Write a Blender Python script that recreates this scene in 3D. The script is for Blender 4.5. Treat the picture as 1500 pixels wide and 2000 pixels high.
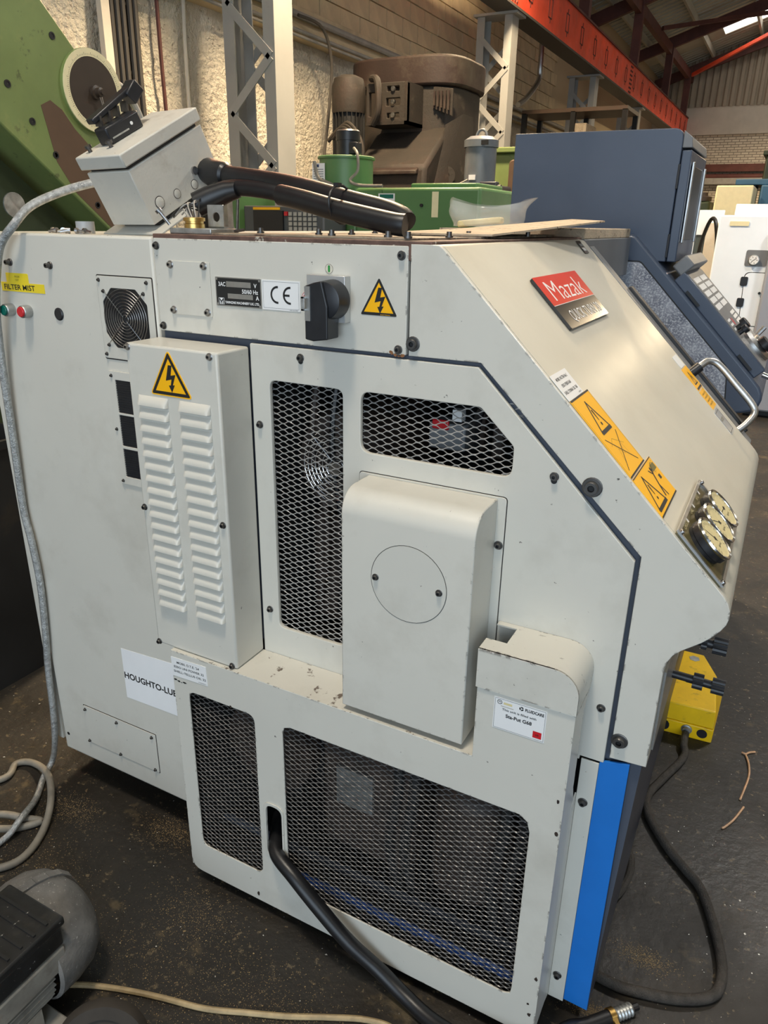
import bpy, bmesh, math, random
from mathutils import Vector, Matrix
random.seed(7)
for o in list(bpy.data.objects):
    bpy.data.objects.remove(o)
scene = bpy.context.scene
COL = scene.collection
PI = math.pi

# ------------------------------------------------------------------ camera
cam_d = bpy.data.cameras.new('camera')
cam = bpy.data.objects.new('camera', cam_d)
COL.objects.link(cam)
cam_d.sensor_fit = 'VERTICAL'
cam_d.sensor_height = 24.0
cam_d.lens = 1434.5 * 24.0 / 2000.0
cam_d.clip_start = 0.02
cam_d.clip_end = 200
pitch, roll, yaw = 0.3746, 0.0179, -0.4815
fwd = Vector((math.sin(yaw)*math.cos(pitch), math.cos(yaw)*math.cos(pitch), -math.sin(pitch)))
rgt = Vector((math.cos(yaw), -math.sin(yaw), 0))
upv = rgt.cross(fwd)
r1 = math.cos(roll)*rgt + math.sin(roll)*upv
u1 = -math.sin(roll)*rgt + math.cos(roll)*upv
Mc = Matrix((r1, u1, -fwd)).transposed().to_4x4()
Mc.translation = Vector((0, -1.2, 1.66))
cam.matrix_world = Mc
scene.camera = cam

# ------------------------------------------------------------------ light
scene.view_settings.view_transform = 'Standard'
scene.view_settings.look = 'None'
scene.view_settings.gamma = 1.0
scene.view_settings.use_curve_mapping = False
scene.view_settings.exposure = 0.0
world = bpy.data.worlds.new('World')
scene.world = world
world.use_nodes = True
bgn = world.node_tree.nodes['Background']
bgn.inputs[0].default_value = (0.72, 0.85, 1.0, 1)
bgn.inputs[1].default_value = 0.45

def area(name, loc, target, sx, sy, power, col, shape='RECTANGLE'):
    l = bpy.data.lights.new(name, 'AREA')
    l.shape = shape; l.size = sx; l.size_y = sy; l.energy = power; l.color = col
    o = bpy.data.objects.new(name, l); COL.objects.link(o)
    o.location = loc
    o.rotation_euler = (Vector(target)-Vector(loc)).to_track_quat('-Z', 'Y').to_euler()
    return o
# daylight that falls in through the open loading door behind the photographer
area('doorway_daylight', (2.2, -7.4, 2.5), (0.6, 2.0, 1.0), 7.0, 4.6, 375, (0.72, 0.865, 1.0))

# ------------------------------------------------------------------ materials
MATS = {}
def _ramp(nt, src, lo, hi, c0=(0,0,0,1), c1=(1,1,1,1)):
    r = nt.nodes.new('ShaderNodeValToRGB')
    r.color_ramp.elements[0].position = lo; r.color_ramp.elements[0].color = c0
    r.color_ramp.elements[1].position = hi; r.color_ramp.elements[1].color = c1
    nt.links.new(src, r.inputs[0]); return r.outputs[0]
def _mix(nt, fac, a, b):
    m = nt.nodes.new('ShaderNodeMix'); m.data_type = 'RGBA'
    for sock, val in ((m.inputs[0], fac), (m.inputs[6], a), (m.inputs[7], b)):
        if hasattr(val, 'is_linked'): nt.links.new(val, sock)
        elif isinstance(val, (int, float)): sock.default_value = val
        else: sock.default_value = (*val[:3], 1)
    return m.outputs[2]
def _noise(nt, vec, scale, detail=4, rough=.6):
    n = nt.nodes.new('ShaderNodeTexNoise')
    n.inputs['Scale'].default_value = scale; n.inputs['Detail'].default_value = detail
    n.inputs['Roughness'].default_value = rough
    nt.links.new(vec, n.inputs['Vector']); return n.outputs['Fac']
def srgb(r, g, b):
    f = lambda c: (c/255/12.92) if c/255 <= .04045 else ((c/255+.055)/1.055)**2.4
    return (f(r), f(g), f(b))
def mat(name, col, rough=.5, metal=0.0, var=0.0, vs=6.0, dirt=None, bump=0.0, bs=120.0,
        spec=.5, rvar=0.0, edge=None, alpha=1.0, trans=0.0, emit=None, coat=0.0, bd=.01):
    """dirt: list of (colour, lo, hi, scale, strength); edge: (colour, radius)"""
    if name in MATS: return MATS[name]
    m = bpy.data.materials.new(name); m.use_nodes = True
    nt = m.node_tree; p = nt.nodes['Principled BSDF']
    tc = nt.nodes.new('ShaderNodeTexCoord').outputs['Object']
    p.inputs['Roughness'].default_value = rough
    p.inputs['Metallic'].default_value = metal
    p.inputs['Specular IOR Level'].default_value = spec
    if coat: p.inputs['Coat Weight'].default_value = coat; p.inputs['Coat Roughness'].default_value = .15
    c = tuple(col)
    out = None
    if var:
        n = _noise(nt, tc, vs)
        out = _mix(nt, _ramp(nt, n, .3, .7), tuple(x*(1-var) for x in c), tuple(min(1, x*(1+var)) for x in c))
    for d in (dirt or []):
        n = _noise(nt, tc, d[3], 6, .65)
        f = _ramp(nt, n, d[1], d[2], (0,0,0,1), (d[4],)*3+(1,))
        out = _mix(nt, f, out if out is not None else c, d[0])
    if edge:
        bv = nt.nodes.new('ShaderNodeBevel'); bv.samples = 4; bv.inputs['Radius'].default_value = edge[1]
        geo = nt.nodes.new('ShaderNodeNewGeometry')
        vm = nt.nodes.new('ShaderNodeVectorMath'); vm.operation = 'DOT_PRODUCT'
        nt.links.new(bv.outputs[0], vm.inputs[0]); nt.links.new(geo.outputs['Normal'], vm.inputs[1])
        e = _ramp(nt, vm.outputs['Value'], .90, .995, (1,1,1,1), (0,0,0,1))
        n = _noise(nt, tc, 38, 5, .7)
        f2 = _ramp(nt, n, .55, .585)
        mm = nt.nodes.new('ShaderNodeMath'); mm.operation = 'MULTIPLY'
        nt.links.new(e, mm.inputs[0]); nt.links.new(f2, mm.inputs[1])
        out = _mix(nt, mm.outputs[0], out if out is not None else c, edge[0])
    if out is not None: nt.links.new(out, p.inputs['Base Color'])
    else: p.inputs['Base Color'].default_value = (*c, 1)
    if rvar:
        n = _noise(nt, tc, vs*1.7)
        mr = nt.nodes.new('ShaderNodeMapRange')
        mr.inputs[1].default_value = .3; mr.inputs[2].default_value = .7
        mr.inputs[3].default_value = max(.02, rough-rvar); mr.inputs[4].default_value = min(1, rough+rvar)
        nt.links.new(n, mr.inputs[0]); nt.links.new(mr.outputs[0], p.inputs['Roughness'])
    if bump:
        b = nt.nodes.new('ShaderNodeBump'); b.inputs['Strength'].default_value = bump
        b.inputs['Distance'].default_value = bd
        nt.links.new(_noise(nt, tc, bs, 5), b.inputs['Height']); nt.links.new(b.outputs[0], p.inputs['Normal'])
    if alpha < 1: p.inputs['Alpha'].default_value = alpha
    if trans: p.inputs['Transmission Weight'].default_value = trans
    if emit:
        p.inputs['Emission Color'].default_value = (*emit[0], 1); p.inputs['Emission Strength'].default_value = emit[1]
    MATS[name] = m
    return m

PAINTC = (0.60, 0.58, 0.515)
DK = srgb(45, 40, 36)
CHIP = ((.04, .035, .03), .70, .715, 60, .9)
SMUD = ((.36, .33, .27), .52, .78, 3.5, .45)
mat('paint', PAINTC, .34, var=.03, vs=2.5, dirt=[SMUD, CHIP], rvar=.06, bump=.02, bs=60)
mat('paint_worn', PAINTC, .36, var=.03, vs=2.5, dirt=[SMUD, CHIP], rvar=.06, edge=((.05, .035, .025), .006))
mat('paint_flaked', PAINTC, .4, var=.04, vs=3, dirt=[SMUD, ((.085, .05, .03), .60, .63, 22, .9), CHIP], edge=((.05, .035, .025), .008))
mat('paint_hood', (0.58, 0.55, 0.46), .33, var=.05, vs=3, dirt=[((.44, .40, .31), .5, .8, 4, .4)], rvar=.05, edge=((.05, .04, .03), .004), bump=.03, bs=9, spec=.42)
mat('groove', srgb(72, 78, 90), .5)
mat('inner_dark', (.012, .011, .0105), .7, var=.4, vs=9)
mat('inner_brown', (.034, .022, .016), .6, var=.5, vs=14)
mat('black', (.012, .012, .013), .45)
mat('black_plastic', (.014, .015, .018), .38, var=.2, vs=30)
mat('rubber', (.009, .009, .010), .38, var=.3, vs=20, dirt=[((.06, .05, .04), .60, .85, 26, .25)])
mat('steel', (.42, .41, .40), .32, 1.0, var=.2, vs=40, rvar=.1)
mat('steel_dark', (.13, .125, .12), .42, .9, var=.3, vs=60)
mat('chrome', (.75, .75, .74), .12, 1.0)
mat('alu', (.58, .58, .57), .35, 1.0, var=.1, vs=30)
mat('galv', (.45, .46, .45), .42, .85, var=.25, vs=35, rvar=.1)
mat('wire', (.40, .40, .39), .42, .5, var=.25, vs=50)
mat('wire_shaded', (.16, .155, .15), .40, .5, var=.3, vs=50)  # darker copy of wire, with the lower mesh's shade put into its colour
mat('brass', (.62, .40, .13), .3, 1.0, var=.15, vs=40)
mat('white', (.78, .78, .77), .45)
mat('paper', (.80, .80, .80), .6, var=.03, vs=8)
mat('yellow', srgb(250, 184, 6), .38)
mat('yellow_soft', srgb(232, 206, 40), .45)
mat('ink', (.012, .012, .012), .5)
mat('ink_dim', (.16, .13, .03), .5)
mat('red', srgb(196, 30, 40), .35)
mat('logo_red', srgb(224, 48, 18), .3, coat=.15)
mat('logo_black', (.018, .018, .018), .25, coat=.2)
mat('green_btn', srgb(0, 98, 84), .35)
mat('green_ink', srgb(20, 130, 50), .5)
mat('blue_panel', srgb(30, 112, 196), .36, var=.06, vs=7, dirt=[((.7, .75, .8), .74, .76, 60, .6)])
mat('blue_dark', srgb(22, 52, 104), .5, var=.3, vs=20)
mat('navy', srgb(70, 80, 97), .36, var=.08, vs=3, dirt=[((.28, .32, .38), .70, .74, 22, .5)], rvar=.08)
mat('navy_dark', srgb(50, 52, 62), .4, var=.2, vs=10)
mat('slate', srgb(112, 114, 116), .4, var=.1, vs=8)
mat('silver_face', (.56, .56, .55), .32, .6, var=.06, vs=10)
mat('gauge_face', srgb(214, 200, 150), .5, var=.08, vs=60)
mat('olive', srgb(88, 80, 46), .3, coat=.4)
mat('glass_clear', (.9, .9, .9), .05, trans=1.0)

# ------------------------------------------------------------------ mesh builder
W = {}
class MB:
    def __init__(s): s.v = []; s.f = []; s.m = []
    def add(s, vs, fs, mi=0):
        b = len(s.v); s.v += [tuple(p) for p in vs]
        for f in fs: s.f.append([b+i for i in f]); s.m.append(mi)
        return s
    def box(s, x0, x1, y0, y1, z0, z1, mi=0):
        return s.add([(x0,y0,z0),(x1,y0,z0),(x1,y1,z0),(x0,y1,z0),(x0,y0,z1),(x1,y0,z1),(x1,y1,z1),(x0,y1,z1)],
                     [(0,3,2,1),(4,5,6,7),(0,1,5,4),(1,2,6,5),(2,3,7,6),(3,0,4,7)], mi)
    def obox(s, o, ax, ay, az, sx, sy, sz, mi=0):
        o = Vector(o); ax = Vector(ax); ay = Vector(ay); az = Vector(az)
        P = []
        for k in (0, 1):
            for (i, j) in ((0,0),(1,0),(1,1),(0,1)):
                P.append(o + ax*sx*(i-.5) + ay*sy*(j-.5) + az*sz*(k-.5))
        return s.add(P, [(0,3,2,1),(4,5,6,7),(0,1,5,4),(1,2,6,5),(2,3,7,6),(3,0,4,7)], mi)
    def bar(s, p0, p1, w, h, upd=(0,0,1), mi=0):
        p0 = Vector(p0); p1 = Vector(p1); d = p1-p0; L = d.length; d.normalize()
        sd = d.cross(Vector(upd)).normalized(); u = sd.cross(d)
        return s.obox((p0+p1)/2, d, sd, u, L, w, h, mi)
    def prism(s, poly, a0, a1, axis='Y', mi=0):
        n = len(poly)
        def P(p, a):
            return {'Y': (p[0], a, p[1]), 'X': (a, p[0], p[1]), 'Z': (p[0], p[1], a)}[axis]
        vs = [P(p, a0) for p in poly] + [P(p, a1) for p in poly]
        fs = [tuple(range(n-1, -1, -1)), tuple(range(n, 2*n))] + [(i, (i+1) % n, n+(i+1) % n, n+i) for i in range(n)]
        return s.add(vs, fs, mi)
    def cyl(s, p0, p1, r0, r1=None, n=16, mi=0, cap=True):
        p0 = Vector(p0); p1 = Vector(p1); r1 = r0 if r1 is None else r1
        d = (p1-p0).normalized(); a = d.orthogonal().normalized(); b = d.cross(a)
        vs = []
        for p, r in ((p0, r0), (p1, r1)):
            for i in range(n):
                t = 2*PI*i/n; vs.append(p + a*r*math.cos(t) + b*r*math.sin(t))
        fs = [(i, (i+1) % n, n+(i+1) % n, n+i) for i in range(n)]
        if cap: fs += [tuple(range(n-1, -1, -1)), tuple(range(n, 2*n))]
        return s.add(vs, fs, mi)
    def revolve(s, o, axis, prof, n=24, mi=0, cap=True):
        o = Vector(o); d = Vector(axis).normalized(); a = d.orthogonal().normalized(); b = d.cross(a)
        vs = []
        for (r, h) in prof:
            for i in range(n):
                t = 2*PI*i/n; vs.append(o + d*h + a*r*math.cos(t) + b*r*math.sin(t))
        fs = []
        for k in range(len(prof)-1):
            for i in range(n):
                fs.append((k*n+i, k*n+(i+1) % n, (k+1)*n+(i+1) % n, (k+1)*n+i))
        if cap:
            fs.append(tuple(range(n-1, -1, -1))); q = (len(prof)-1)*n
            fs.append(tuple(q+i for i in range(n)))
        return s.add(vs, fs, mi)
    def tube(s, pts, r, n=8, mi=0, closed=False, cap=True):
        pts = [Vector(p) for p in pts]; N = len(pts)
        rs = r if isinstance(r, (list, tuple)) else [r]*N
        T = []
        for i in range(N):
            if closed: t = pts[(i+1) % N]-pts[i-1]
            else: t = pts[min(i+1, N-1)]-pts[max(i-1, 0)]
            T.append(t.normalized())
        a = T[0].orthogonal().normalized(); vs = []
        for i in range(N):
            a = (a - T[i]*a.dot(T[i])).normalized(); b = T[i].cross(a)
            for k in range(n):
                q = 2*PI*k/n; vs.append(pts[i] + a*rs[i]*math.cos(q) + b*rs[i]*math.sin(q))
        fs = []
        for i in range(N if closed else N-1):
            j = (i+1) % N
            for k in range(n):
                fs.append((i*n+k, i*n+(k+1) % n, j*n+(k+1) % n, j*n+k))
        if cap and not closed:
            fs.append(tuple(range(n-1, -1, -1))); fs.append(tuple((N-1)*n+k for k in range(n)))
        return s.add(vs, fs, mi)
    def plate(s, outer, holes, o, u, v, t, bev=0.0, mi=0):
        """flat sheet with holes; front face through o, outward normal u x v"""
        cu = bpy.data.curves.new('tmp', 'CURVE'); cu.dimensions = '2D'; cu.fill_mode = 'BOTH'
        cu.extrude = max(t/2-bev, 1e-5); cu.bevel_depth = bev; cu.bevel_resolution = 1; cu.offset = -bev
        for ring in [outer]+list(holes):
            sp = cu.splines.new('POLY'); sp.points.add(len(ring)-1); sp.use_cyclic_u = True
            for p, q in zip(sp.points, ring): p.co = (q[0], q[1], 0, 1)
        ob = bpy.data.objects.new('tmp', cu); me = bpy.data.meshes.new_from_object(ob)
        o = Vector(o); u = Vector(u).normalized(); v = Vector(v).normalized(); n = u.cross(v)
        vs = [o + u*q.co.x + v*q.co.y + n*(q.co.z-t/2) for q in me.vertices]
        s.add(vs, [list(p.vertices) for p in me.polygons], mi)
        bpy.data.objects.remove(ob); bpy.data.curves.remove(cu); bpy.data.meshes.remove(me)
        return s
    def build(s, name, mats, parent=None, bevel=0.0, smooth=35, seg=2, origin=None):
        me = bpy.data.meshes.new(name)
        xs = [p[0] for p in s.v]; ys = [p[1] for p in s.v]; zs = [p[2] for p in s.v]
        if origin is None:
            origin = ((min(xs)+max(xs))/2, (min(ys)+max(ys))/2, min(zs) if parent is None else (min(zs)+max(zs))/2)
        ox, oy, oz = origin
        me.from_pydata([(a-ox, b-oy, c-oz) for a, b, c in s.v], [], s.f)
        if isinstance(mats, str): mats = [mats]
        for m in mats: me.materials.append(MATS[m])
        me.polygons.foreach_set('material_index', s.m)
        if smooth:
            me.polygons.foreach_set('use_smooth', [True]*len(me.polygons))
            me.set_sharp_from_angle(angle=math.radians(smooth))
        me.update()
        return place(name, me, Matrix.Translation(origin), parent, bevel, seg)
def place(name, me, world_m, parent=None, bevel=0.0, seg=2):
    o = bpy.data.objects.new(name, me); COL.objects.link(o)
    if parent is not None:
        o.parent = parent; o.matrix_parent_inverse = W[parent.name].inverted()
    o.matrix_basis = world_m
    W[o.name] = world_m.copy()
    if bevel:
        b = o.modifiers.new('bevel', 'BEVEL'); b.width = bevel; b.segments = seg; b.limit_method = 'ANGLE'
        b.angle_limit = math.radians(40); b.harden_normals = False
    return o
def tag(o, label=None, cat=None, group=None, kind=None):
    if label: o['label'] = label
    if cat: o['category'] = cat
    if group: o['group'] = group
    if kind: o['kind'] = kind
    return o
def empty(name, loc, label, cat, group=None):
    o = bpy.data.objects.new(name, None); COL.objects.link(o); o.location = loc
    o.empty_display_size = .1
    W[o.name] = Matrix.Translation(loc)
    return tag(o, label, cat, group)
def spline(pts, k=8, closed=False):
    pts = [Vector(p) for p in pts]; n = len(pts); out = []
    R = range(n if closed else n-1)
    for i in R:
        g = (lambda j: pts[j % n]) if closed else (lambda j: pts[max(0, min(n-1, j))])
        p0, p1, p2, p3 = g(i-1), g(i), g(i+1), g(i+2)
        for q in range(k):
            t = q/k
            out.append(.5*((2*p1)+(p2-p0)*t+(2*p0-5*p1+4*p2-p3)*t*t+(3*p1-p0-3*p2+p3)*t**3))
    if not closed: out.append(pts[-1])
    return out
def rpoly(pts, r, n=5):
    N = len(pts); out = []
    for i in range(N):
        rr = r[i] if isinstance(r, (list, tuple)) else r
        p = Vector(pts[i]).to_2d(); a = Vector(pts[i-1]).to_2d()-p; b = Vector(pts[(i+1) % N]).to_2d()-p
        if rr <= 0: out.append(tuple(p)); continue
        la, lb = a.length, b.length; a.normalize(); b.normalize()
        ang = max(.05, math.acos(max(-1, min(1, a.dot(b))))); d = min(rr/math.tan(ang/2), la*.49, lb*.49)
        p0 = p+a*d; p2 = p+b*d
        for k in range(n+1):
            t = k/n; out.append(tuple(p0*(1-t)**2 + p*2*t*(1-t) + p2*t*t))
    return out
def rect(x0, x1, z0, z1, r=0, n=4):
    return rpoly([(x0, z0), (x1, z0), (x1, z1), (x0, z1)], r, n)
def circ(cx, cy, r, n=24, a0=0, a1=2*PI):
    full = abs(a1-a0-2*PI) < 1e-6
    return [(cx+r*math.cos(a0+(a1-a0)*i/(n if full else n-1)), cy+r*math.sin(a0+(a1-a0)*i/(n if full else n-1))) for i in range(n)]

# flat print on real plates and stickers
class Decal(MB):
    def __init__(s, o, u, v, t=.0006):
        super().__init__(); s.o = Vector(o); s.u = Vector(u).normalized(); s.w = Vector(v).normalized()
        s.n = s.u.cross(s.w); s.t = t; s.mn = []
    def mi(s, name):
        if name not in s.mn: s.mn.append(name)
        return s.mn.index(name)
    def P(s, x, y, h): return s.o + s.u*x + s.w*y + s.n*h
    def sheet(s, poly, m):
        n = len(poly); vs = [s.P(x, y, 0) for x, y in poly]+[s.P(x, y, s.t) for x, y in poly]
        s.add(vs, [tuple(range(n-1, -1, -1)), tuple(range(n, 2*n))]+[(i, (i+1) % n, n+(i+1) % n, n+i) for i in range(n)], s.mi(m)); return s
    def fill(s, poly, m, k=1):
        s.add([s.P(x, y, s.t+.00022*k) for x, y in poly], [tuple(range(len(poly)))], s.mi(m)); return s
    def r(s, x0, y0, x1, y1, m, k=1): return s.fill([(x0,y0),(x1,y0),(x1,y1),(x0,y1)], m, k)
    def line(s, pts, w, m, k=1, closed=False):
        q = list(pts)+([pts[0]] if closed else [])
        for a, b in zip(q[:-1], q[1:]):
            a = Vector(a); b = Vector(b); d = (b-a).normalized(); p = Vector((-d.y, d.x))*w/2; d = d*w*.35
            s.fill([tuple(a-d-p), tuple(b+d-p), tuple(b+d+p), tuple(a-d+p)], m, k)
        return s
    def ring(s, cx, cy, r0, r1, m, k=1, a0=0, a1=2*PI, n=24, sx=1):
        for i in range(n):
            p, q = a0+(a1-a0)*i/n, a0+(a1-a0)*(i+1)/n
            s.fill([(cx+sx*r0*math.cos(p), cy+r0*math.sin(p)), (cx+sx*r1*math.cos(p), cy+r1*math.sin(p)),
                    (cx+sx*r1*math.cos(q), cy+r1*math.sin(q)), (cx+sx*r0*math.cos(q), cy+r0*math.sin(q))], m, k)
        return s
    def disc(s, cx, cy, r, m, k=1, n=20): return s.fill(circ(cx, cy, r, n), m, k)
    def text(s, txt, x, y, size, m, k=1, w=None, bold=0.0, align='LEFT', rot=0.0):
        cu = bpy.data.curves.new('t', 'FONT'); cu.body = txt; cu.size = size/.72; cu.offset = bold; cu.resolution_u = 3
        ob = bpy.data.objects.new('t', cu); me = bpy.data.meshes.new_from_object(ob)
        if len(me.vertices):
            xs = [q.co.x for q in me.vertices]; x0, x1 = min(xs), max(xs); sc = (w/(x1-x0)) if w else 1.0
            off = {'LEFT': x0, 'CENTER': (x0+x1)/2, 'RIGHT': x1}[align]
            cr, sr = math.cos(rot), math.sin(rot); vs = []
            for q in me.vertices:
                a, b = (q.co.x-off)*sc, q.co.y
                vs.append(s.P(x+a*cr-b*sr, y+a*sr+b*cr, s.t+.00022*k))
            s.add(vs, [list(p.vertices) for p in me.polygons], s.mi(m))
        bpy.data.objects.remove(ob); bpy.data.curves.remove(cu); bpy.data.meshes.remove(me)
        return s
    def done(s, name, parent, label=None):
        o = s.build(name, s.mn, parent, smooth=0)
        if label: o['label'] = label
        return o

# socket head screws with washers, one shared mesh
def _screw_mesh():
    b = MB()
    b.revolve((0,0,0), (0,0,1), [(1.0,0),(1.0,.14),(.92,.2),(.66,.2)], 18, 0, cap=False)
    b.revolve((0,0,.2), (0,0,1), [(.66,0),(.66,.62),(.6,.72),(.34,.72)], 18, 1, cap=False)
    b.revolve((0,0,.2), (0,0,1), [(.34,.72),(.34,.3),(0.001,.3)], 6, 2, cap=False)
    me = bpy.data.meshes.new('screw'); me.from_pydata(b.v, [], b.f)
    for m in ('steel_dark', 'steel_dark', 'black'): me.materials.append(MATS[m])
    me.polygons.foreach_set('material_index', b.m)
    me.polygons.foreach_set('use_smooth', [True]*len(me.polygons)); me.set_sharp_from_angle(angle=.6)
    return me
SCREW = _screw_mesh()
SCREW_L = SCREW.copy(); SCREW_L.materials[0] = MATS['steel']; SCREW_L.materials[1] = MATS['steel']
def screw(parent, pos, n=(0,-1,0), r=.008, light=False, name='screw', flat=1.0):
    q = Vector(n).to_track_quat('Z', 'Y').to_matrix().to_4x4()
    M = Matrix.Translation(pos) @ q @ Matrix.Diagonal((r, r, r*flat, 1))
    return place(name, SCREW_L if light else SCREW, M, parent)

# ================================================================== the hall
FLOORM = mat('floor_concrete', (.021, .0175, .0135), .52, var=.35, vs=1.6, rvar=.16, bump=.25, bs=35,
    dirt=[((.055, .042, .026), .55, .72, 2.6, .5), ((.15, .11, .055), .60, .70, 9, .45), ((.20, .15, .085), .61, .67, 52, .6), ((.26, .22, .17), .70, .73, 110, .7), ((.012, .011, .010), .58, .7, 1.1, .7)])
b = MB(); b.box(-5.2, 13, -8, 28, -.2, 0); tag(b.build('floor', 'floor_concrete', smooth=0), 'dark oil-stained concrete workshop floor', None, kind='structure')

mat('plaster', (.78, .70, .565), .85, var=.08, vs=1.4, dirt=[((.56, .46, .36), .52, .72, 7, .5), ((.28, .20, .14), .62, .66, 17, .7)], bump=1.0, bs=22, bd=.05)
mat('breeze', (.70, .57, .37), .9, var=.16, vs=2.2, dirt=[((.20, .15, .10), .55, .8, 1.3, .5)], bump=.5, bs=60)
mat('mortar', (.58, .47, .31), .95, bump=.4, bs=80)
mat('whitewash', (.66, .60, .51), .85, var=.06, vs=3, dirt=[((.42, .36, .28), .60, .8, 2, .4)], bump=.3, bs=30)
mat('cladding', (.42, .36, .28), .8, var=.1, vs=1)
mat('roof_sheet', (.52, .51, .44), .75, var=.15, vs=1)
mat('oxide', (.115, .036, .028), .6, var=.25, vs=3)
mat('beam_red', srgb(238, 84, 52), .42, var=.18, vs=2.2, dirt=[((.20, .05, .035), .58, .8, 5, .5)], rvar=.1)
mat('col_grey', (.38, .37, .345), .5, var=.08, vs=2, dirt=[((.2, .18, .15), .62, .8, 6, .4)])
mat('pipe_grey', (.36, .34, .31), .5, var=.15, vs=6)
mat('cable_dark', (.07, .06, .05), .6)

# rough rendered stone wall, displaced
b = MB(); NY, NZ = 170, 46
import mathutils
def wn(y, z):
    p = Vector((y*1.9, z*1.9, 3.1)); q = Vector((y*6.1, z*6.1, 8.2))
    return .022*mathutils.noise.noise(p) + .018*mathutils.noise.noise(q) + .016*mathutils.noise.noise(q*2.1)
vs = []; fs = []
for j in range(NZ+1):
    for i in range(NY+1):
        y = -8 + 35.3*i/NY if i/NY < 0 else 1.0 + 13.0*i/NY; z = 0 + 3.4*j/NZ
        vs.append((-5.0+wn(y, z), y, z))
for j in range(NZ):
    for i in range(NY):
        a = j*(NY+1)+i; fs.append((a, a+1, a+NY+2, a+NY+1))
b.add(vs, fs); b.box(-5.2, -5.05, -8, 1.0, 0, 3.4); b.box(-5.2, -5.05, 14.0, 27.3, 0, 3.4); b.box(-5.4, -5.2, -8, 27.3, 0, 3.4)
wall_l = tag(b.build('wall_left', 'plaster', smooth=60), 'rough cream rendered wall behind the machines', None, kind='structure')
# ledge with conduits under the block wall
b = MB(); b.box(-5.15, -4.86, -8, 27.3, 3.40, 3.52); b.box(-5.15, -4.93, -8, 27.3, 3.52, 3.70)
tag(b.build('trim_1', 'breeze', bevel=.01), 'brown ledge running along the left wall', None, kind='structure')
for z, r, x in ((3.60, .035, -4.88), (3.45, .018, -4.84), (3.40, .014, -4.83)):
    b = MB(); b.cyl((x, -8, z), (x, 27.3, z), r, n=10)
    tag(b.build('conduit', 'pipe_grey'), {.035: 'thick grey conduit pipe clipped along the wall ledge', .018: 'thin conduit pipe on the ledge edge below the thick one', .014: 'thinnest conduit at the lower lip of the wall ledge'}[r], 'conduit', 'conduits along the ledge')
b = MB(); b.box(-5.25, -5.06, -8, 27.3, 3.4, 6.3)
up = tag(b.build('wall_left_upper', 'mortar'), 'brown breeze block wall above the ledge', None, kind='structure')
bm_ = MB(); bm_.box(-.03, .03, -.2135, .2135, -.1015, .1015)
blk = [None]*3
for k in range(3):
    me = bpy.data.meshes.new('block'); q = MB(); j = .004*(k-1)
    q.box(-.03, .03+j, -.2135, .2135, -.1015, .1015); me.from_pydata(q.v, [], q.f); me.materials.append(MATS['breeze']); blk[k] = me
for rr in range(11):
    for c in range(26):
        y = 4.3 + c*.441 + (.22 if rr % 2 else 0); z = 3.80 + rr*.216
        place('block', random.choice(blk), Matrix.Translation((-5.06+random.uniform(-.004, .004), y, z)), up)

# far gable wall
b = MB(); b.box(-5.2, 13, 27.3, 27.6, 0, 5.3)
wm = mat('brick_white', (.66, .60, .51), .85)
nt = wm.node_tree; p = nt.nodes['Principled BSDF']
tcn = nt.nodes.new('ShaderNodeTexCoord'); mp = nt.nodes.new('ShaderNodeMapping'); mp.inputs['Rotation'].default_value = (PI/2, 0, 0)
bt = nt.nodes.new('ShaderNodeTexBrick'); bt.inputs['Scale'].default_value = 1.0
bt.inputs['Brick Width'].default_value = .225; bt.inputs['Row Height'].default_value = .075; bt.inputs['Mortar Size'].default_value = .011
bt.inputs['Color1'].default_value = (.70, .63, .52, 1); bt.inputs['Color2'].default_value = (.60, .53, .43, 1); bt.inputs['Mortar'].default_value = (.25, .21, .17, 1)
nt.links.new(tcn.outputs['Object'], mp.inputs[0]); nt.links.new(mp.outputs[0], bt.inputs['Vector']); nt.links.new(bt.outputs['Color'], p.inputs['Base Color'])
fw = tag(b.build('wall_far', 'brick_white', smooth=0), 'whitewashed brick gable wall at the far end', None, kind='structure')
b = MB(); b.box(-5.2, 13, 27.24, 27.3, 4.5, 5.3); b.build('render_band', 'whitewash', fw)
b = MB()
for i in range(91):
    x = -5.2+.2*i; b.prism([(x, 27.28), (x+.05, 27.2), (x+.13, 27.2), (x+.18, 27.28)], 5.3, 9.6, 'Z')
b.box(-5.2, 13, 27.28, 27.32, 5.3, 9.6); b.build('cladding', 'cladding', fw, smooth=0)
b = MB(); b.box(-5.2, 13, 27.05, 27.24, 3.40, 3.62); b.cyl((-5, 27.1, 3.25), (13, 27.1, 3.25), .08); b.build('cable_tray', 'oxide', fw)
b = MB(); b.box(-5.2, 13, 26.9, 27.24, 3.02, 3.2); b.build('ledge', 'pipe_grey', fw)
b = MB(); b.box(13, 13.3, -8, 27.6, 0, 6.4); tag(b.build('wall_right', 'whitewash'), 'whitewashed side wall on the far right', None, kind='structure')

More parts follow.
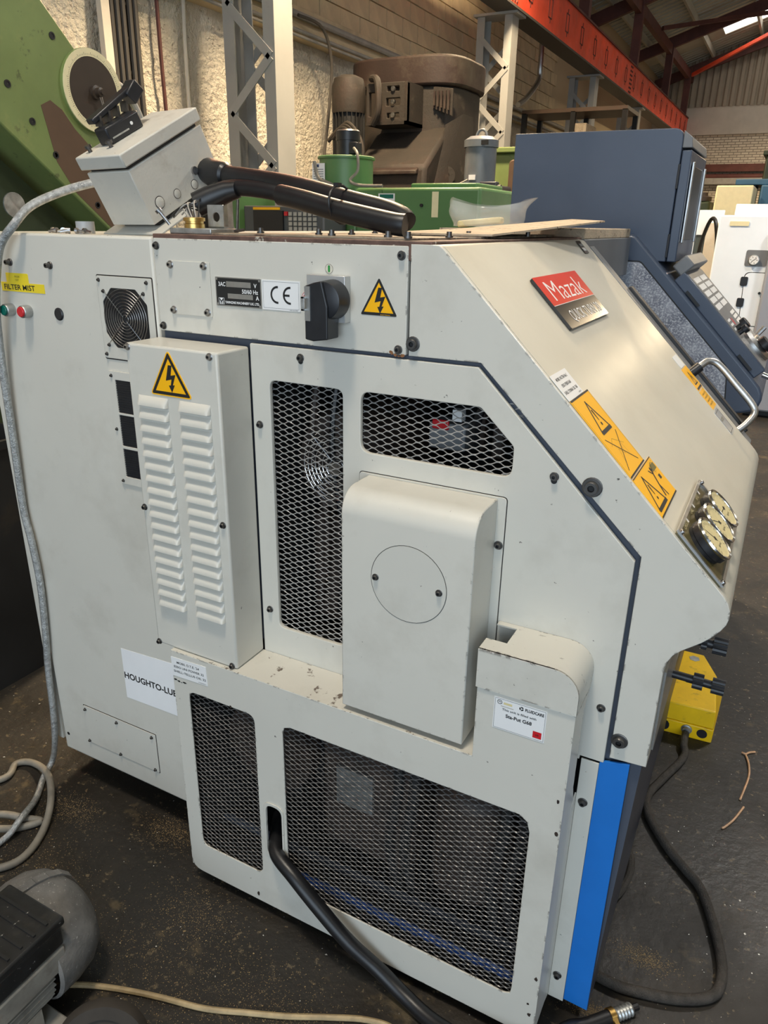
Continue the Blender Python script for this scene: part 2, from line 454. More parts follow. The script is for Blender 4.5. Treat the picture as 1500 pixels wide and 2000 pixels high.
# roof: sheets on purlins and oxide-red rafters
def roof_z(x): return 6.60 + .32*(x+4) if x < 4 else 6.60 + .32*8 - .32*(x-4)
SK = [(23.9, 25.4), (14.9, 16.4), (5.9, 7.4), (-3.1, -1.6)]
ylist = [-8] + [e for a in sorted(SK) for e in a] + [27.6]
b = MB()
for (xa, xb) in ((-5.4, -3.0), (-3.0, 1.2), (1.2, 4.0), (4.0, 6.8), (6.8, 11.0), (11.0, 13.4)):
    for i in range(len(ylist)-1):
        if i % 2 == 1 and (xa, xb) in ((-3.0, 1.2), (6.8, 11.0)): continue
        za, zb = roof_z(xa), roof_z(xb); y0, y1 = ylist[i], ylist[i+1]
        b.add([(xa,y0,za),(xb,y0,zb),(xb,y1,zb),(xa,y1,za),(xa,y0,za+.05),(xb,y0,zb+.05),(xb,y1,zb+.05),(xa,y1,za+.05)],
              [(0,3,2,1),(4,5,6,7),(0,1,5,4),(1,2,6,5),(2,3,7,6),(3,0,4,7)])
roof = tag(b.build('ceiling', 'roof_sheet', smooth=0), 'dim sloping sheet roof on steel rafters', None, kind='structure')
b = MB()
for i in range(122):
    y = -8+.29*i
    if any(a-.1 < y < c+.1 for a, c in SK): continue
    for xa, xb in ((-5.3, 4.0), (4.0, 13.3)):
        b.bar((xa, y, roof_z(xa)-.01), (xb, y, roof_z(xb)-.01), .03, .03)
tag(b.build('sheet_rib', 'roof_sheet', roof, smooth=0), kind='stuff')
for x in (-4.6, -3.4, -2.1, -.8, .5, 1.8, 3.1, 4.9, 6.2, 7.5, 8.8, 10.1, 11.4, 12.6):
    b = MB(); b.box(x-.03, x+.03, -8, 27.5, roof_z(x)-.20, roof_z(x)-.02); b.build('purlin', 'roof_sheet', roof, smooth=0)
for y in (-3.4, 1.1, 5.6, 10.1, 13.6, 18.1, 22.6, 26.8):
    for xa, xb in ((-5.2, 4.0), (4.0, 13.2)):
        b = MB(); b.bar((xa, y, roof_z(xa)-.33), (xb, y, roof_z(xb)-.33), .12, .26, (0,0,1)); b.build('rafter', 'oxide', roof, smooth=0)
mat('skylight', (.85, .87, .85), .6, emit=((1.0, .98, .90), 3.0))
n = 0
for a, c in SK:
    for xa, xb in ((-3.0, 1.2), (6.8, 11.0)):
        n += 1; za, zb = roof_z(xa)+.02, roof_z(xb)+.02; b = MB()
        b.add([(xa,a,za),(xb,a,zb),(xb,c,zb),(xa,c,za),(xa,a,za+.02),(xb,a,zb+.02),(xb,c,zb+.02),(xa,c,za+.02)],
              [(0,3,2,1),(4,5,6,7),(0,1,5,4),(1,2,6,5),(2,3,7,6),(3,0,4,7)])
        tag(b.build('window_%d' % n, 'skylight', smooth=0), 'translucent daylight panel in the sheet roof', None, kind='structure')
# eaves girder, posts and wind braces standing on the crane beam line
b = MB(); b.box(-4.06, -3.94, -8, 27.3, 6.00, 6.22); b.build('eaves_girder', 'oxide', roof)
for y in (1.1, 5.6, 10.1, 13.6, 18.1, 22.6, 26.4):
    b = MB(); b.box(-4.09, -3.91, y-.08, y+.08, 5.02, 6.3); b.build('eaves_post', 'oxide', roof)
b = MB(); b.bar((-3.9, 20.5, 6.2), (.6, 25.0, 7.4), .09, .09); b.build('wind_brace', 'oxide', roof)
b = MB(); b.bar((-3.9, 26.4, 6.1), (2.0, 22.6, 8.0), .09, .09); b.build('wind_brace', 'beam_red', roof)

# crane beam and lattice columns
BZ0, BZ1 = 4.36, 5.02
bt_ = empty('crane_beam', (-4.05, 10, BZ0), 'long red steel crane beam carried on grey lattice columns', 'beam')
b = MB(); b.box(-3.98, -3.94, -8, 27.2, BZ0+.03, BZ1-.03); b.build('web', 'beam_red', bt_)
b = MB(); b.box(-4.22, -3.90, -8, 27.2, BZ0, BZ0+.03); b.build('bottom_flange', 'cable_dark', bt_)  # dark tone puts the shade of the beam's underside into its colour
b = MB(); b.box(-4.20, -3.915, -8, 27.2, BZ1-.03, BZ1); b.box(-4.10, -4.0, -8, 27.2, BZ1, BZ1+.06); b.build('top_flange', 'oxide', bt_)
mat('mark', (.10, .02, .016), .6)
for i in range(20):
    y = 8.6 + i*.95
    b = MB(); x = -3.939
    for (a0, a1, c0, c1) in ((-.085,-.07,-.13,.13),(.07,.085,-.13,.13),(-.085,.085,.115,.13),(-.085,.085,-.13,-.115),(-.008,.008,.13,.19),(-.008,.008,-.19,-.13)):
        b.box(x-.002, x+.006, y+a0, y+a1, 4.70+c0, 4.70+c1)
    b.build('web_bracket', 'mark', bt_, smooth=0)
for y0 in (9.75, 17.6):
    for i in range(3):
        for j in range(7):
            b = MB(); b.revolve((-3.94, y0+.09*i, 4.45+.08*j), (1,0,0), [(.022,0),(.018,.012),(.001,.016)], 8, cap=False); b.build('rivet', 'mark', bt_)
def lattice_column(Y, label):
    t = empty('lattice_column', (-4.25, Y+.13, 0), label, 'column', 'lattice columns under the crane beam')
    for xa, xb, s in ((-4.51, -4.40, 1), (-4.11, -4.0, -1)):
        b = MB()
        if s > 0: b.prism([(xa,Y),(xb,Y),(xb,Y+.012),(xa+.012,Y+.012),(xa+.012,Y+.248),(xb,Y+.248),(xb,Y+.26),(xa,Y+.26)], .02, BZ0-.03, 'Z')
        else: b.prism([(xa,Y),(xb,Y),(xb,Y+.26),(xa,Y+.26),(xa,Y+.248),(xb-.012,Y+.248),(xb-.012,Y+.012),(xa,Y+.012)], .02, BZ0-.03, 'Z')
        b.build('channel', 'col_grey', t, smooth=0)
    b = MB(); b.box(-4.6, -3.92, Y-.08, Y+.34, 0, .02); b.build('base_plate', 'col_grey', t)
    b = MB(); b.box(-4.55, -3.92, Y-.06, Y+.32, BZ0-.03, BZ0); b.build('cap_plate', 'col_grey', t)
    k = 0; z = .1
    while z < BZ0-.45:
        for yy, f in ((Y-.006, 0), (Y+.266, 1)):
            a, c = (-4.47, -4.04) if (k+f) % 2 == 0 else (-4.04, -4.47)
            b = MB(); b.bar((a, yy, z), (c, yy, z+.40), .012, .07, (0,1,0) if False else Vector((c-a, 0, .40)).cross(Vector((0,1,0)))); b.build('lacing_bar', 'col_grey', t, smooth=0)
        z += .40; k += 1
for Y, l in ((4.42, 'nearest and largest grey lattice column, against the cream wall'), (9.97, 'second grey lattice column, right of the brown machine'),
             (14.86, 'third grey lattice column along the red beam'), (19.4, 'farthest grey lattice column near the end of the red beam')):
    lattice_column(Y, l)

# high bay lamps: reflector with a warm disc, its light just under it
mat('lamp_glow', (1, .8, .55), .5, emit=((1.0, .76, .46), 14.0))
mat('lamp_shell', (.35, .35, .34), .4, .6)
def hibay(x, y, z, power, label, lc):
    t = empty('high_bay_lamp', (x, y, z), label, 'lamp', 'warm high bay lamps under the roof')
    b = MB(); b.revolve((x, y, z), (0,0,1), [(.30,0),(.27,.10),(.16,.26),(.09,.30),(.09,.46),(.05,.48)], 24); b.build('reflector', 'lamp_shell', t)
    b = MB(); b.cyl((x, y, z-.012), (x, y, z-.002), .27, n=24); b.build('lens', 'lamp_glow', t)
    b = MB(); b.cyl((x, y, z+.46), (x, y, roof_z(x)-.1), .012, n=8); b.build('hanger', 'pipe_grey', t)
    l = area('lamp_light', (x, y, z-.03), (x, y, 0), .56, .56, power, lc, 'DISK'); l.data.spread = math.radians(165)
for (x, y, WP, l) in ((-.7, -1.25, 105, 'high bay lamp hanging above the photographer in front of the lathe'), (-3.0, 4.6, 400, 'high bay lamp in front of the cream wall'),
               (1.8, 4.4, 150, 'unseen high bay lamp added to brighten the white machine'), (-3.3, 8.8, 230, 'unseen high bay lamp added to light the wall and beam near the second column'), (1.5, 22.0, 1000, 'high bay lamp far down the hall'), (6.5, 12.0, 200, 'high bay lamp on the far right of the hall')):  # white machine and second column lamps are added to brighten those areas
    hibay(x, y, 5.5, WP, l, (1.0, .90, .76) if y < 0 else (1.0, .97, .93) if x == 1.8 else (1.0, .78, .50))

# wires and pipes on the left wall
def wall_run(name, pts, r, m, label, cat, group=None):
    b = MB(); b.tube(spline(pts, 6), r, 8); return tag(b.build(name, m), label, cat, group)
mat('mark_dark', (.02, .018, .015), .7)
t = empty('cable_ladder', (-4.9, 3.65, 0), 'dark perforated cable ladder with bundled cables on the wall', 'cable ladder')
b = MB(); b.box(-4.93, -4.88, 3.48, 3.56, 0, 3.4); b.build('side_rail', 'whitewash', t)
b = MB(); b.box(-4.945, -4.93, 3.56, 3.90, 0, 3.4); b.build('tray', 'mark_dark', t)
for i, yy in enumerate((3.60, 3.66, 3.72, 3.79, 3.85)):
    b = MB(); b.tube(spline([(-4.905, yy, 0), (-4.905+.01*(i % 2), yy+.01, 1.2), (-4.905, yy-.01, 2.4), (-4.905, yy, 3.4)], 4), .022, 8); b.build('cable', 'cable_dark', t)
for i in range(14):
    b = MB(); b.box(-4.93, -4.915, 3.58, 3.88, .2+.23*i, .22+.23*i); b.build('rung', 'cable_dark', t)
wall_run('wall_pipe', [(-4.93, 4.12, 3.4), (-4.93, 4.12, 2.9), (-4.93, 4.13, 2.45)], .016, 'oxide', 'short brown pipe ending half way down the cream wall', 'pipe')
wall_run('wall_wire', [(-4.93, 4.14, 2.45), (-4.93, 4.15, 1.6), (-4.93, 4.14, .3)], .010, 'pipe_grey', 'pale wire below the short brown wall pipe', 'wire')
wall_run('wall_wire', [(-4.93, 4.44, 3.4), (-4.93, 4.42, 2.6), (-4.93, 4.45, .3)], .017, 'whitewash', 'cream painted conduit right of the brown wall pipe', 'pipe')
wall_run('hanging_cable', [(-4.76, 5.9, 3.55), (-4.7, 6.25, 3.5), (-4.7, 6.42, 3.2), (-4.75, 6.42, 2.7), (-4.75, 6.32, 2.2), (-4.75, 6.32, 1.2)], .016, 'cable_dark', 'loose dark cable hanging off the ledge beside the nearest column', 'cable')
wall_run('chrome_pipe', [(-4.6, 12.2, 3.55), (-4.62, 12.7, 3.72), (-4.62, 13.25, 4.05), (-4.62, 13.3, 4.3), (-4.62, 13.3, 4.7), (-4.62, 13.3, 5.1)], .045, 'alu', 'shiny bent pipe behind the second column', 'pipe')

# ================================================================== the lathe
LX, LZ, UX = (1,0,0), (0,0,1), (0,-1,0)
lathe = empty('cnc_lathe', (-.85, 1.2, 0), 'large grey and blue CNC lathe with mesh guards and slanted hood', 'lathe')
S2 = 2**-.5
ZT = 1.626

# ---- rear cabinet
b = MB(); b.box(-1.734, -1.180, 0, 2.2, .117, ZT)
cab = b.build('rear_cabinet', 'paint', lathe, bevel=.006)
b = MB(); b.box(-1.772, -1.748, .004, 2.2, .14, 1.62); rd = b.build('rear_door', 'paint', lathe, bevel=.003)
b = MB(); b.box(-1.748, -1.734, .03, 2.2, .15, 1.6); b.build('dark_gap', 'black', lathe)  # black box colours in the dark gap beside the rear door
b = MB(); b.box(-1.70, -1.0, .22, 2.2, 0, .117); b.build('plinth', 'inner_dark', lathe)  # near-black colour carries the shade under the cabinet
for x, z in ((-1.632, 1.560), (-1.4955, 1.558)): screw(cab, (x, 0, z), r=.0085, flat=1.8)
d = Decal((-1.655, 0, 1.5125), LX, LZ); d.sheet(rect(0, .078, 0, .0235, .003), 'yellow_soft')
d.text('MAZAK', .031, .0135, .0045, 'ink_dim', align='LEFT', w=.018); d.text('1557', .032, .006, .0045, 'ink_dim', w=.012)
d.done('sticker', cab, 'small yellow sticker above the filter mist label')
d = Decal((-1.676, 0, 1.4938), LX, LZ, .0009); d.sheet(rect(0, .1505, 0, .0205), 'yellow_soft')
d.text('FILTER MIST', .010, .0045, .0120, 'ink', w=.108, bold=.0003); d.done('filter_mist_label', cab, 'yellow FILTER MIST label')
for x, m in ((-1.6526, 'green_btn'), (-1.5916, 'red')):
    b = MB(); b.revolve((x, 0, 1.4505), (0,-1,0), [(.0145,0),(.0145,.020),(.0128,.022),(.0125,.021)], 24)
    pb = b.build('push_button', 'galv', cab)
    b = MB(); b.revolve((x, -.021, 1.4505), (0,-1,0), [(.0118,0),(.0118,.0035),(.0105,.0048)], 24); b.build('button_cap', m, cab)
b = MB(); b.revolve((-1.4877, 0, 1.4506), (0,-1,0), [(.0145,0),(.0145,.002),(.012,.004)], 24); b.build('blanking_plug', 'black_plastic', cab)
# fan plate
b = MB(); oct_ = rpoly([(-1.31,1.5185),(-1.237,1.5185),(-1.2065,1.488),(-1.2065,1.42),(-1.237,1.3895),(-1.31,1.3895),(-1.338,1.42),(-1.338,1.488)], .008)
b.plate(rect(-1.350, -1.1885, 1.364, 1.543, .004), [oct_], (0,-.0025,0), LX, LZ, .0025, .0006)
fp = b.build('fan_plate', 'paint', lathe)
b = MB(); b.plate(rect(-1.3525, -1.186, 1.361, 1.5455, .005), [], (0,-.0002,0), LX, LZ, .0002); b.build('gasket', 'black', cab)
b = MB(); b.revolve((-1.2722, -.0004, 1.4545), (0,-1,0), [(.07,0),(.07,.0002)], 32)
for k in range(7):
    a = 2*PI*k/7
    b.add([(-1.2722+r*math.cos(a+w), -.0008-h, 1.4545+r*math.sin(a+w)) for r, w, h in ((.018,0,0),(.058,.1,0),(.058,.75,.0014),(.018,.6,.0014))], [(0,1,2,3)], 1)
b.revolve((-1.2722, -.0008, 1.4545), (0,-1,0), [(.02,0),(.02,.0016),(.001,.0018)], 20, 1)
b.build('fan_rotor', ['black', 'black_plastic'], fp)
for i in range(9):
    r = .009+.0068*i
    b = MB(); b.tube([(-1.2722+r*math.cos(2*PI*k/36), -.005, 1.4545+r*math.sin(2*PI*k/36)) for k in range(36)], .0007, 6, closed=True); b.build('guard_ring', 'steel', fp)
for (dx, dz) in ((-.052, .052), (.052, .052), (-.052, -.052), (.052, -.052)):
    b = MB(); b.tube([(-1.2722+dx*.08, -.0065, 1.4545+dz*.08), (-1.2722+dx, -.006, 1.4545+dz), (-1.2722+dx*1.15, -.003, 1.4545+dz*1.12)], .0009, 6); b.build('guard_spoke', 'chrome', fp)
for x, z in ((-1.3434,1.534),(-1.2022,1.534),(-1.3324,1.5106),(-1.2139,1.5107),(-1.333,1.3942),(-1.2139,1.3942),(-1.3439,1.373),(-1.2022,1.373)):
    screw(fp, (x, -.0025, z), r=.0045)
# filter grille behind the louvred box
b = MB(); holes = [rect(-1.3275, -1.205, z0, z1, .002) for z0, z1 in ((1.2385,1.3155),(1.158,1.2335),(1.081,1.1515))]
b.plate(rect(-1.347, -1.19, 1.0615, 1.335, .003), holes, (0,-.004,0), LX, LZ, .004, .0006)
vf = b.build('filter_frame', 'paint', lathe)
b = MB(); b.box(-1.34, -1.2, -.0008, -.0002, 1.07, 1.33)
for i in range(42): b.box(-1.33, -1.2, -.0022, -.0006, 1.082+.0056*i, 1.0838+.0056*i)
b.build('filter_mesh', 'black_plastic', vf)
for x, z in ((-1.3375,1.3244),(-1.3395,1.1977),(-1.338,1.0696)): screw(vf, (x, -.004, z), r=.0042)
# paper notice
d = Decal((-1.4300, 0, .4095), Vector((1,0,.004)), LZ); d.sheet([(0,0),(.215,.004),(.213,.170),(0,.159)], 'paper')
d.text('HOUGHTO-LUBE', .0015, .066, .0195, 'ink', w=.205, bold=.0007); d.done('paper_notice', cab, 'white paper reading HOUGHTO-LUBE')
# access plate
b = MB(); b.plate(rect(-1.6225, -1.3365, .1835, .3145, .003), [], (0,-.002,0), LX, LZ, .002, .0005); ap = b.build('access_plate', 'paint', lathe)
b = MB(); b.plate(rect(-1.6245, -1.3345, .1812, .3168, .004), [], (0,-.0003,0), LX, LZ, .0003); b.build('gasket', 'inner_dark', cab)
for x in (-1.615, -1.4865, -1.3505):
    for z in (.302, .1895): screw(ap, (x, -.002, z), r=.0052)
b = MB(); b.cyl((-1.7134, -.0004, .176), (-1.7134, .01, .176), .0055, n=14); b.build('bolt_hole', 'black', cab)

# ---- body shell behind the panels (seen in the grooves)
b = MB()
outl = [(-1.178,.10),(-.10,.10),(-.078,.74),(-.078,.95),(0.0,1.07),(-.02,1.105),(-.535,1.615),(-1.178,1.615)]
cav = [(-1.15,.12),(-.125,.12),(-.16,.72),(-.16,1.12),(-.455,1.405),(-.92,1.405),(-.92,.74),(-1.15,.70)]
b.plate(outl, [cav], (0,.014,0), LX, LZ, .01); b.build('inner_frame', 'groove', lathe)
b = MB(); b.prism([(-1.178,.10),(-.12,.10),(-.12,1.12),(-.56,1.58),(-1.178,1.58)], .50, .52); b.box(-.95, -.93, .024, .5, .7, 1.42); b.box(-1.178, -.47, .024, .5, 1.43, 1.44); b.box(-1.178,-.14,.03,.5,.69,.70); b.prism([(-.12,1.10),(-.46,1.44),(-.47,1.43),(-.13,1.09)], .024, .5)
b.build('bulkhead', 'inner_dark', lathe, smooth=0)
b = MB(); b.box(-1.18, -.62, .52, 2.55, .12, 1.60); b.build('headstock_body', 'navy', lathe, bevel=.01)
b = MB(); b.box(-.62, -.1, .52, 2.5, 0.02, .70); b.build('base_casting', 'navy_dark', lathe, bevel=.01)
b = MB(); b.box(-.104, -.0985, .004, .52, .048, .74); b.build('front_skirt', 'navy_dark', lathe)

# ---- electrical panel
b = MB(); b.plate(rect(-1.1755, -.5885, 1.4385, 1.6245, .003), [], (0,0,0), LX, LZ, .012, .0015)
ep = b.build('switch_panel', 'paint_worn', lathe)
for x, z in ((-1.1665,1.6095),(-1.1655,1.449),(-.6015,1.6086),(-.6037,1.4476)): screw(ep, (x, 0, z), r=.0082)
b = MB(); b.plate(rect(-1.1375, -1.0285, 1.4755, 1.5815, .002), [], (0,-.0022,0), LX, LZ, .0022, .0006); bp_ = b.build('blank_plate', 'paint', lathe)
for x, z in ((-1.1305,1.574),(-1.0425,1.574),(-1.1305,1.484),(-1.0395,1.484)): screw(bp_, (x, -.0022, z), r=.008, light=True)
d = Decal((-1.016, 0, 1.4998), LX, LZ, .0016); Wd, Hd = .1125, .0558
d.sheet(rect(0, Wd, 0, Hd, .002), 'alu'); d.fill(rect(.002, Wd-.002, .002, Hd-.002), 'ink', 1)
d.text('3AC', .008, .0385, .0080, 'white', 2, w=.0175, bold=.0002); d.r(.0275, .0375, .088, .048, 'alu', 2); d.text('V', .095, .0385, .008, 'white', 2, bold=.0002)
d.text('50/60 Hz', .066, .0265, .0080, 'white', 2, w=.039, bold=.0002)
d.r(.030, .0155, .092, .0250, 'alu', 2); d.text('A', .099, .0155, .008, 'white', 2, bold=.0002)
d.text('YAMAZAKI MACHINERY U.K. LTD.', .0225, .0058, .0046, 'white', 2, w=.085, bold=.0002)
d.r(.0065, .0035, .0205, .0160, 'white', 2); d.line([(.0085,.0045),(.0085,.0145),(.0135,.0085),(.0185,.0145),(.0185,.0045)], .0021, 'ink', 3); d.line([(.0125,.0045),(.0125,.0075)], .0012, 'ink', 3); d.line([(.0148,.0045),(.0148,.0075)], .0012, 'ink', 3)
for q in ((.004,.004),(Wd-.004,.004),(.004,Hd-.004),(Wd-.004,Hd-.004)): d.disc(*q, .0022, 'alu', 2, 10)
d.done('name_plate', ep, 'black and silver electrical rating plate')
d = Decal((-.9020, 0, 1.4998), LX, LZ, .0010); Wd, Hd = .0885, .0555
d.sheet(rect(0, Wd, 0, Hd, .001), 'white')
d.line([(.003,.0035),(Wd-.003,.0035),(Wd-.003,Hd-.003),(.003,Hd-.003)], .0004, 'ink', 1, True)
for cx in (.0365, .0655):
    d.ring(cx, .0285, .0125, .0165, 'ink', 1, PI*.5, PI*1.5, 18); d.r(cx, .0410, cx+.0015, .0450, 'ink'); d.r(cx, .0120, cx+.0015, .0160, 'ink')
d.r(.052, .0265, .0645, .0305, 'ink'); d.text('4704 A0 0002', .064, .0008, .0017, 'ink', w=.019); d.done('ce_sticker', ep, 'white CE sticker')
d = Decal((-.7489, 0, 1.5808), LX, LZ); d.sheet(circ(0, 0, .0088), 'paint_hood'); d.ring(0, 0, .0080, .0085, 'inner_brown'); d.fill(rect(-.0022, .0022, -.006, .006, .002), 'green_ink', 1); d.done('on_mark', ep, 'round green on mark')
d = Decal((-.8005, 0, 1.5283), LX, LZ); d.sheet(circ(0, 0, .0092), 'white'); d.ring(0, 0, .0080, .0090, 'red'); d.ring(0, 0, .0036, .0058, 'red'); d.done('off_mark', ep, 'round red off mark')
def bolt_arrow(d, cx, cy, s, m, k):
    P = [(-.02,.42),(.13,.42),(.06,.10),(.26,.14),(.12,-.20),(.20,-.19),(.06,-.44),(-.05,-.22),(.03,-.21),(.08,-.02),(-.16,-.08)]
    d.fill([(cx+x*s, cy+y*s) for x, y in P], m, k)
d = Decal((-.6450, 0, 1.5048), LX, LZ); tri = [(-.0375,0),(.0375,0),(0,.0655)]
d.sheet(rpoly(tri, .0025), 'ink'); d.fill([(-.0300,.0052),(.0300,.0052),(0,.0570)], 'yellow'); bolt_arrow(d, 0, .0265, .052, 'ink', 2); d.text('ELECTRICAL', .004, .001, .0016, 'yellow', 1, w=.02)
d.done('voltage_sign', ep, 'yellow triangle high voltage sign')
mat('rust', (.24, .10, .035), .7, var=.4, vs=60)
d = Decal((-.6037, 0, 1.4476), LX, LZ, .0002); random.seed(4)
for cx, cy, r in ((-.014,-.006,.005),(-.006,-.010,.004),(.008,-.010,.005),(.001,-.0115,.003)): d.fill([(cx+r*random.uniform(.5,1.2)*math.cos(2*PI*k/9), cy+r*random.uniform(.4,.9)*math.sin(2*PI*k/9)) for k in range(9)], 'rust')
d.done('rust_stain', ep)
# isolator switch
b = MB(); b.box(-.786, -.704, -.020, 0, 1.4885, 1.5705); iso = b.build('isolator_switch', 'silver_face', lathe, bevel=.0012)
b = MB(); b.revolve((-.728, -.020, 1.5295), (0,-1,0), [(.0350,0),(.0345,.020),(.0325,.0335),(.030,.035)], 40); b.build('dial', 'black_plastic', iso)
b = MB(); b.prism(rpoly([(-.7645,1.460),(-.748,1.4575),(-.7165,1.4625),(-.7165,1.520),(-.728,1.5635),(-.745,1.5600),(-.7645,1.5535)], .003), -.0605, -.021); b.build('handle', 'black_plastic', iso, bevel=.003)
b = MB(); b.box(-.7630, -.7515, -.0622, -.0600, 1.4935, 1.5535); b.build('strip', 'alu', iso)
b = MB(); b.box(-.7655, -.7585, -.0705, -.062, 1.5115, 1.5150); b.box(-.7655, -.7585, -.0705, -.0690, 1.5115, 1.5360); b.box(-.7655, -.7585, -.0705, -.062, 1.5325, 1.5360); b.build('hasp', 'galv', iso, bevel=.0006)

# ---- hood side panel
nose = [(-.0310,1.1325),(-.0160,1.1185),(-.002,1.1045),(.0070,1.0930),(.0122,1.0800),(.0135,1.0670),(.0110,1.0540),(.0045,1.0410),(-.0065,1.0255),(-.0200,1.0110),(-.0488,.9866)]
foot = [(-.0600,.9740),(-.0670,.9590),(-.0704,.9420),(-.0704,.7300)]
fpoly = [(-.5840,1.6275),(-.5420,1.6275),(-.5320,1.6265),(-.5240,1.6215)]+nose+foot+[(-.1365,.7255),(-.1365,1.1430),(-.4445,1.4390),(-.5830,1.4385)]
b = MB(); b.plate(fpoly, [], (0,0,0), LX, LZ, .012, .0012); hs = b.build('hood_side', 'paint_worn', lathe)
for x, z, r in ((-.5745,1.4603,.0135),(-.2313,1.2514,.0175),(-.1233,.7696,.0155)):
    screw(hs, (x, 0, z), r=r, flat=.75)
# ---- slanted hood
prof = [(-.5420,1.6275),(-.5260,1.6240)]+nose
pin = [(x-.004*S2-.001, z-.004*S2-.001) for x, z in prof]
b = MB(); b.prism(prof+pin[::-1], .0125, .975); hood = b.build('hood', 'paint_hood', lathe)
b = MB(); b.prism([(-.5420,1.62)]+[(x-.006, z-.006) for x, z in nose]+[(-.075,.94),(-.075,.74),(-.55,.74)], .962, .972); b.build('hood_end', 'paint_hood', lathe)
b = MB(); b.prism([(-.0488,.9866)]+foot+[(-.076,.73),(-.076,.94),(-.0545,.983)], .0125, .965); b.build('hood_apron', 'paint_hood', lathe)
SU, SV, SO = (0,1,0), (-S2,0,S2), Vector((-.5250,0,1.6255))   # slope frame: u along depth, v up the slope
def sp(s, y, h=0): return SO + Vector((S2,0,-S2))*s + Vector((S2,0,S2))*h + Vector((0,y,0))
# maker's plate
d = Decal(sp(.2225, .283), SU, SV, .006); Wd, Hd = .334, .129
d.sheet(rect(0, Wd, 0, Hd, .004), 'logo_black'); d.fill(rect(.0, Wd, .0565, Hd, .002), 'logo_red')
d.text('Mazak', .040, .066, .052, 'white', 2, w=.258, bold=-.0006); d.text('QUICK TURN 20', .055, .013, .027, 'white', 2, w=.248)
d.line([(.002,.0565),(Wd-.002,.0565)], .0012, 'white', 2)
d.done('makers_plate', hood, 'red and black maker name plate')
d = Decal(sp(.3350, .009), SU, SV, .0008); d.sheet(rect(0, .094, 0, .0535, .002), 'white')
for i, tx in enumerate(('MOBIL VACTRA No.2', 'ESSO FEBIS K68', 'SHELL TONNA OIL T68')): d.text(tx, .046, .039-.0135*i, .0062, 'ink', 1, w=(.066, .052, .076)[i], align='CENTER', bold=.0001)
d.text('H30261', .072, .003, .0028, 'ink', 1, w=.015); d.done('oil_label', hood, 'white slideway oil label')
d = Decal(sp(.4985, .010), SU, SV, .0010); Wd, Hd = .118, .163
d.sheet(rect(0, Wd, 0, Hd, .002), 'yellow'); d.r(0, Hd-.0035, Wd, Hd, 'ink'); d.r(0, 0, Wd, .003, 'ink'); d.line([(.003,.005),(.003,Hd-.005)], .0006, 'ink'); d.line([(Wd-.003,.005),(Wd-.003,Hd-.005)], .0006, 'ink')
d.line([(.030,.087),(.090,.087),(.060,.147)], .0045, 'ink', 1, True); d.r(.028, .083, .092, .0905, 'ink', 2); d.fill([(.0572,.130),(.0628,.130),(.0612,.108),(.0588,.108)], 'ink', 2); d.disc(.060, .1005, .0035, 'ink', 2, 10)
d.line([(.018,.012),(.098,.076)], .0022, 'ink'); d.line([(.018,.076),(.098,.012)], .0022, 'ink'); d.line([(.03,.02),(.045,.05),(.06,.035),(.075,.06),(.08,.03)], .0006, 'ink_dim'); d.line([(.025,.06),(.05,.07),(.09,.05)], .0006, 'ink_dim')
d.done('warning_label', hood, 'long yellow warning label with crossed drawing')
d = Decal(sp(.5815, .010), SU, SV, .0012); Wd, Hd = .155, .0805
d.sheet(rect(0, Wd, 0, Hd, .002), 'yellow'); d.r(0, 0, Wd, .003, 'ink'); d.r(0, Hd-.002, Wd, Hd, 'ink')
d.line([(.012,.012),(.078,.012),(.045,.070)], .0042, 'ink', 1, True); d.r(.010, .008, .080, .015, 'ink', 2); d.fill([(.0425,.054),(.0475,.054),(.0462,.034),(.0438,.034)], 'ink', 2); d.disc(.045, .0265, .003, 'ink', 2, 10)
d.disc(.112, .064, .005, 'ink'); d.line([(.110,.058),(.098,.036),(.090,.016)], .0052, 'ink'); d.line([(.098,.036),(.106,.012)], .0042, 'ink'); d.line([(.109,.055),(.096,.066)], .0032, 'ink'); d.line([(.109,.055),(.128,.070)], .0032, 'ink'); d.r(.126, .038, .138, .047, 'ink')
for k in range(24): d.r(.118+random.random()*.03, .05+random.random()*.024, .120+random.random()*.03, .0505+random.random()*.025, 'ink_dim') if k < 6 else d.disc(.118+random.random()*.03, .05+random.random()*.024, .0006, 'ink_dim', 1, 5)
d.done('warning_label', hood, 'yellow slip warning label with falling figure')
d = Decal(sp(.5150, .885), SU, SV, .0010); d.sheet(rect(0, .080, 0, .072, .002), 'yellow'); d.line([(.02,.018),(.06,.018),(.04,.056)], .004, 'ink', 1, True); d.text('!', .0375, .022, .022, 'ink', 2, bold=.0006); d.r(.004,.002,.076,.008,'ink'); d.done('warning_label', hood, 'small yellow warning label by the handle')
d = Decal(sp(.5760, .880), SU, SV, .0010); d.sheet(rect(0, .075, 0, .058, .002), 'yellow')
for k in range(4): d.text('WARNING DOOR', .008, .044-.011*k, .005, 'ink_dim', 1, w=.055)
d.done('warning_label', hood, 'yellow text label below the small warning triangle')
d = Decal(sp(.4400, .895), SU, SV, .0010); d.sheet(rect(0, .062, 0, .038, .002), 'white'); d.done('label', hood)
d = Decal(sp(.6560, .862), SU, SV, .0010); d.sheet(rect(0, .072, 0, .075, .002), 'silver_face'); d.line([(.006,.006),(.066,.006),(.066,.069),(.006,.069)], .0014, 'ink', 1, True); d.text('NOTICE', .012, .04, .01, 'ink_dim', 1, w=.04); d.done('label', hood)
d = Decal(sp(.0440, .870), SU, SV, .0010); d.sheet(rect(0, .040, 0, .042, .002), 'inner_brown'); d.r(.005, .024, .035, .032, 'galv'); d.r(.005, .008, .035, .018, 'galv'); d.done('label', hood)
